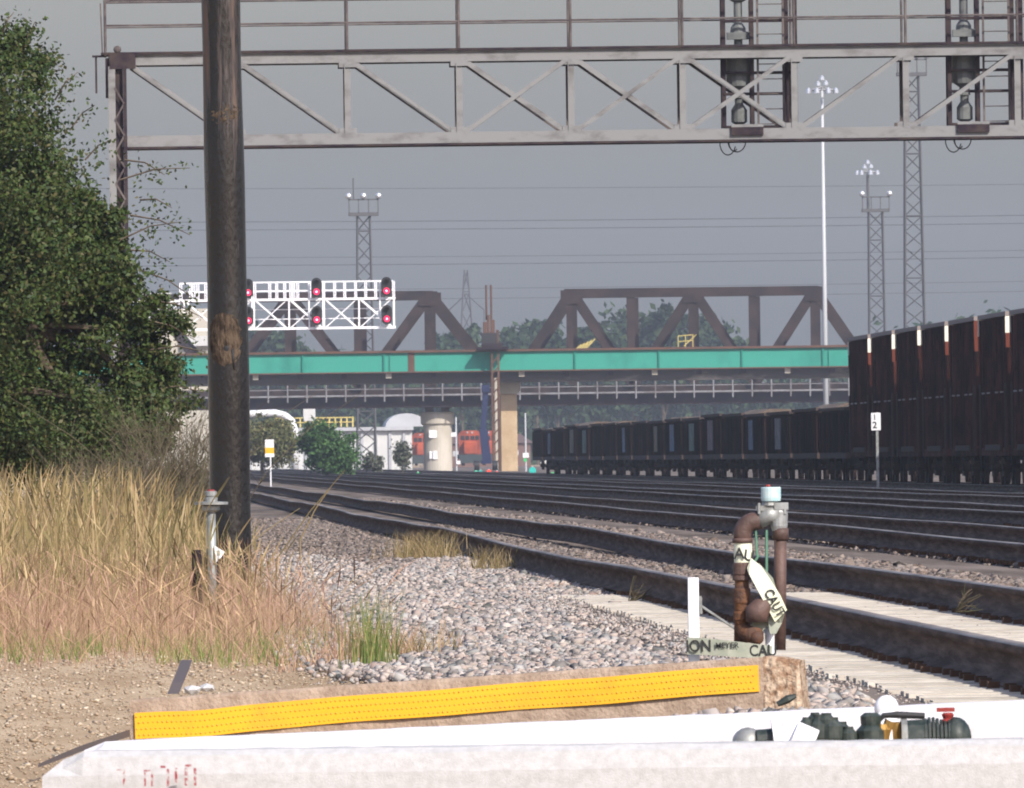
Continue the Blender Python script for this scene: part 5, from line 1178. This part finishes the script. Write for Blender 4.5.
b = MB(); b.tube([(fx_(860), FY, fz_(735)), (fx_(868), FY, fz_(727)), (fx_(876), FY, fz_(727)), (fx_(884), FY, fz_(736))], .014, 8); b.tube([(fx_(884), FY, fz_(740)), (fx_(890), FY, fz_(722)), (fx_(896), FY, fz_(724)), (fx_(897), FY, fz_(740))], .016, 8); b.lathe((fx_(883), FY, fz_(730)), [(.02, -.03), (.024, .0), (.016, .015)], 10); b.build('brass_body', 'brass', t)
b = MB(); b.tube([(fx_(876), FY, fz_(724)), (fx_(884), FY, fz_(716)), (fx_(897), FY, fz_(715.5)), (fx_(925), FY, fz_(717))], [.006, .008, .010, .009], 8); b.build('lever', 'black', t)
b = MB(); b.box((fx_(889), FY+.02, fz_(740)), (.07, .06, .07)); b.build('white_body', 'pvc', t, bevel=.01)
b = MB(); b.ball((fx_(892), FY+.3, fz_(711)), .035, 8, (1, .8, 1.1)); b.lathe((fx_(892), FY+.3, 0), [(.05, zgr), (.03, fz_(712))], 10); o2 = b.build('white_knob_post', 'pvc', None, (fx_(892), FY+.3, zgr), smooth=True); tag(o2, 'small rounded white post top poking up behind the black lever', 'post')
t = lie('dark green ribbed pipe stub with red stem valve, at the right end of the fittings', px=940)
b = MB(); b.tube([(fx_(904), FY, fz_(739)), (fx_(930), FY, fz_(738))], .050, 16); b.cur = 1; b.tube([(fx_(901), FY, fz_(739)), (fx_(907), FY, fz_(739))], .055, 16); b.build('stub', ['darkgreen', 'galv'], t)
b = MB()
for q in range(8): b.tube([(fx_(924+q*4.0), FY, fz_(738)), (fx_(926.6+q*4.0), FY, fz_(738))], .052+.004*math.sin(q), 16)
b.build('ribbed_sleeve', 'darkgreen', t)
b = MB(); b.ball((fx_(956), FY, fz_(739)), .058, 10, (.75, 1, 1)); b.build('end_cap', 'darkgreen', t, smooth=True)
b = MB(); b.lathe((fx_(948), FY, 0), [(.016, fz_(728)), (.020, fz_(722)), (.013, fz_(720)), (.018, fz_(716)), (.012, fz_(714))], 12); b.box((fx_(946), FY, fz_(711)), (.05, .025, .012)); b.build('red_stem', 'red', t)

# ------------------------------------------------------------------ rusty meter pipes with caution tape
AY = 68.0; ak = S(AY)
ap = lambda px, py, dy=0.0: P(px, py, AY+dy)
t = empty('gas_pipe_assembly', (ap(760, 650).x, AY, float(g(ap(760, 650).x, AY)))); tag(t, 'rusty brown upright pipe loop with grey valve and pale blue cap by the nearest rail', 'pipework')
px2m = 1/ak
zbot = ROOT[t.name].z-.05
def bot(px): p = ap(px, 650); return Vector((p.x, AY, zbot))
b = MB(); b.tube([ap(742.5, 540), ap(741, 650)], 7.2*px2m, 18); b.build('left_pipe', 'rust_pipe', t, smooth=True)
for (py, h_, r_) in ((569, 13, 9.3), (596, 16, 8.6), (578, 5, 9.6), (616, 9, 8.8)):
    b = MB(); c = ap(742, py); b.lathe(c, [(r_*.9*px2m, -h_/2*px2m), (r_*px2m, -h_*.4*px2m), (r_*px2m, h_*.4*px2m), (r_*.9*px2m, h_/2*px2m)], 18); b.build('coupling', 'rust_pipe' if py > 590 else 'brown_pipe', t)
b = MB(); pts = [ap(742.5, 543)]
for i in range(7): a = math.pi/2*i/6; pts.append(ap(742.5+13*(1-math.cos(a)), 534-13*math.sin(a), .0))
pts.append(ap(762, 520, .01)); b.tube(pts, [9*px2m]*(len(pts)-1)+[9*px2m], 18); b.lathe(ap(742.5, 541), [(10.2*px2m, -.008), (10.2*px2m, .012)], 18); b.build('upper_elbow', 'brown_pipe', t, smooth=True)
b = MB(); b.tube([ap(758, 522), ap(768, 515), ap(778, 514)], [8*px2m, 9*px2m, 9.5*px2m], 16); b.build('valve_neck', 'galv', t, smooth=True)
b = MB(); b.lathe(ap(779, 516), [(7*px2m, -15*px2m), (8.5*px2m, -10*px2m), (9*px2m, 4*px2m), (7*px2m, 8*px2m)], 16); b.box(ap(772, 508), (32*px2m, .05, 5*px2m)); b.box(ap(781, 506), (14*px2m, .07, 7*px2m))
for q in (759, 785): b.tube([ap(q, 503, -.03), ap(q, 514, -.03)], 1.6*px2m, 6)
b.lathe(ap(770, 503), [(9*px2m, -.01), (7*px2m, .012), (6*px2m, .022)], 14); b.build('regulator', 'galv', t)
b = MB(); b.lathe(ap(771, 501), [(9.5*px2m, 0), (10*px2m, .012), (10*px2m, 13*px2m), (9.4*px2m, 14*px2m)], 20); b.build('blue_cap', 'bluecap', t)
b = MB(); b.lathe(ap(768, 486.5), [(3*px2m, 0), (2*px2m, .008)], 8); b.build('cap_plug', 'red', t)
b = MB(); b.tube([ap(780.5, 528), ap(779.5, 650)], 6.3*px2m, 16); b.lathe(ap(780.5, 533), [(8*px2m, -.028), (8.2*px2m, 0), (8*px2m, .02)], 16); b.build('right_pipe', 'brown_pipe', t, smooth=True)
b = MB(); pts = []
for i in range(9): a = math.pi*.55*i/8; pts.append(ap(758+13*math.sin(a)*1.05-0, 628-14*math.sin(a)+0, -.05+.0*i))
b.tube([ap(757, 622, -.06), ap(757, 612, -.06), ap(764, 606, -.05), ap(775, 607, -.03)], [11.5*px2m, 12.5*px2m, 12*px2m, 8*px2m], 16); b.build('lower_elbow', 'brown_pipe', t, smooth=True)
b = MB(); b.tube([ap(742, 628), ap(748, 634, -.04), ap(757, 636, -.09)], [8*px2m, 8.5*px2m, 8.5*px2m], 14); b.ball(ap(757, 638, -.1), 7*px2m, 8); b.build('tee', 'rust_pipe', t, smooth=True)
b = MB(); b.tube([ap(755.5, 528), ap(757, 556)], 1.3*px2m, 6); b.tube([ap(766.5, 530), ap(766.5, 640)], 1.5*px2m, 6); b.tube([ap(759, 555), ap(752, 566)], 1.3*px2m, 6); b.build('green_tube', 'greenpaint', t)
b = MB(); b.tube([bot(770), ap(770, 600)], 5*px2m, 10); b.build('pvc_sleeve', 'pvc', t, smooth=True)
# tape
tp_ = empty('caution_tape', (ap(745, 560).x, AY, ROOT[t.name].z)); tag(tp_, 'pale yellow caution tape wrapped round the rusty pipes, black lettering', 'tape')
b = MB(); c = ap(743, 552.5); r_ = 8.9*px2m; b.lathe(c, [(r_, -10*px2m), (r_*1.04, 0), (r_, 10*px2m)], 20); b.build('wrap', 'tape', tp_)
def ribbon(pts, w_, m_, nm, tw=0):
    b = MB(); vs = []
    for i, (px, py, dy, wx_, wy_) in enumerate(pts):
        vs += [ap(px-wx_, py-wy_, dy), ap(px+wx_, py+wy_, dy+tw)]
    b.add(vs, [(2*i, 2*i+1, 2*i+3, 2*i+2) for i in range(len(pts)-1)]); o = b.build(nm, m_, tp_); s_ = o.modifiers.new('s', 'SOLIDIFY'); s_.thickness = .002; return o
ribbon([(749, 563, -.05, -2, 5), (755, 570, -.07, -6, 4), (763, 583, -.09, -7, 4), (773, 600, -.09, -7.5, 4.5), (781, 616, -.08, -6, 6)], 1, 'tape', 'diagonal_strip')
ribbon([(756, 566, -.055, -3, 3), (770, 582, -.06, -3, 4), (776, 600, -.06, -2, 5)], 1, 'tape_grey', 'rear_strip')
ribbon([(780, 609, -.07, 5, 4), (775, 622, -.05, 7, 1), (773, 634, -.06, 3, 0)], 1, 'tape_grey', 'hanging_end')
ribbon([(778, 606, -.04, 4, 4), (763, 622, -.03, 5, 4), (752, 632, -.03, 3, 6)], 1, 'tape_grey', 'loop_end')
lo_ = ribbon([(687, 646, -.12, 0, 8.5), (705, 646.5, -.13, 0, 8.5), (728, 648.5, -.14, 0, 8), (745, 650, -.13, 0, 7.5), (772, 653, -.12, 0, 7)], 1, 'tape_grey', 'lower_strip')
TX = Vector((1, 0, 0)); TU = Vector((0, 0, 1))
text('lettering', 'A', ap(739.2, 554, -.045), 11*px2m, TX, TU, 'ink', tp_, bold=.0012)
text('lettering', 'U', ap(749, 556, -.032), 11*px2m, Vector((1, .35, -.15)), TU, 'ink', tp_, bold=.0012)
dv = (ap(779, 612)-ap(768, 592)).normalized(); text('lettering', 'CAUT', ap(774.5, 603, -.095), 9.5*px2m, dv, Vector((dv.z*-1, 0, dv.x)), 'ink', tp_, bold=.001, wscale=.8)
text('lettering', 'ION', ap(698.5, 646.5, -.1345), 11.5*px2m, TX, TU, 'ink', tp_, bold=.0012, wscale=.85)
text('lettering', 'MEYER', ap(727, 645.5, -.1450), 5.5*px2m, TX, TU, 'ink', tp_, bold=.0004)
text('lettering', 'CAU', ap(763, 651, -.1275), 11*px2m, TX, TU, 'ink', tp_, bold=.0012, wscale=.85)
# white stake, stick
sb = ap(694, 650, -.05); zs = float(g(sb.x, AY)); b = MB(); q = ap(693.5, 577.5, -.05); b.box((sb.x, AY-.05, (q.z+zs-.1)/2), (11*px2m, .035, q.z-zs+.1)); o2 = b.build('white_stake', 'white_paint', None, (sb.x, AY-.05, zs), bevel=.003); tag(o2, 'short flat white stake left of the rusty pipes', 'stake')
b = MB(); b.tube([ap(700, 598, 0), ap(701, 606, 0), ap(737, 630, .0)], [.010, .006, .005], 6); b.tube([ap(700, 596, 0), ap(701, 614, 0)], .007, 6); o2 = b.build('thin_rod', 'galv', None, ap(737, 640)); tag(o2, 'thin bent rod leaning between white stake and rusty pipes', 'rod')
# rubber strap
b = MB()
def strap(pts, w_, th_=.012, up_=None):
    vs = []
    for (p, dx, dz) in pts: vs += [p+Vector((-dx, 0, -dz)), p+Vector((dx, 0, dz)), p+Vector((dx, th_, dz)), p+Vector((-dx, th_, -dz))]
    n = len(pts); b.add(vs, [(i*4+j, i*4+(j+1) % 4, (i+1)*4+(j+1) % 4, (i+1)*4+j) for i in range(n-1) for j in range(4)]+[(0, 1, 2, 3), (n*4-1, n*4-2, n*4-3, n*4-4)])
strap([(P(173, 694, 62.5), .022, 0), (P(178, 682, 62.6), .022, 0), (P(183, 670, 62.8), .022, 0), (P(186.5, 660, 63.0), .022, .0)], 0)
strap([(P(130, 733, 62.0), .0, .013), (P(105, 741, 61.0), .0, .012), (P(80, 749, 60.2), 0, .011), (P(55, 759, 59.0), 0, .009), (P(38, 766, 58.0), 0, .006)], 0, .03)
o2 = b.build('rubber_strap', 'rubber', None, P(110, 742, 61.5)); tag(o2, 'dark grey rubber strap lying under the left end of the yellow striped block', 'strap')
# a few bigger loose stones and a green scrap
for (px, py, Y, s_, lb) in ((207, 688, 70, .035, 'whitish fist sized stone behind the block, right of the upright strap'), (346, 661, 88, .05, 'pale flat stone lying on the gravel edge left of the green weed'), (192, 690, 69, .04, 'dull stone right beside the upright strap')):
    c = P(px, py, Y); v = [Vector(tuple(q)) for q in ICO]; b = MB(); b.add([(c.x+q.x*s_*rnd.uniform(.8, 1.2), c.y+q.y*s_, c.z+q.z*s_*.6*rnd.uniform(.8, 1.2)) for q in v], [tuple(map(int, f_)) for f_ in ICF])
    o2 = b.build('loose_stone', 'white_conc2', None, (c.x, c.y, c.z-s_*.5)); tag(o2, lb, 'stone')
c = P(788, 699, 61.5); b = MB(); b.tube([c+Vector((-.04, 0, -.02)), c, c+Vector((.03, 0, .012))], [.010, .016, .008], 7); o2 = b.build('green_scrap', 'darkgreen', None, c); tag(o2, 'crumpled dark green scrap at the broken end of the block', 'scrap')

# ------------------------------------------------------------------ haze
hb = MB(); hb.bb(-1000, 1000, -60, 5300, -1.4, 75)
hz = hb.build('haze', 'black'); hz['kind'] = 'stuff'; hz['label'] = 'thin pale summer haze over the yard'; hz['category'] = 'haze'
hm = bpy.data.materials.new('haze'); hm.use_nodes = True; N = hm.node_tree.nodes; N.remove(N['Principled BSDF'])
pv = N.new('ShaderNodeVolumePrincipled'); pv.inputs['Color'].default_value = (0.80, 0.86, 0.95, 1); pv.inputs['Density'].default_value = 0.00011; pv.inputs['Anisotropy'].default_value = 0.2
hm.node_tree.links.new(pv.outputs[0], N['Material Output'].inputs['Volume'])
hz.data.materials.clear(); hz.data.materials.append(hm)
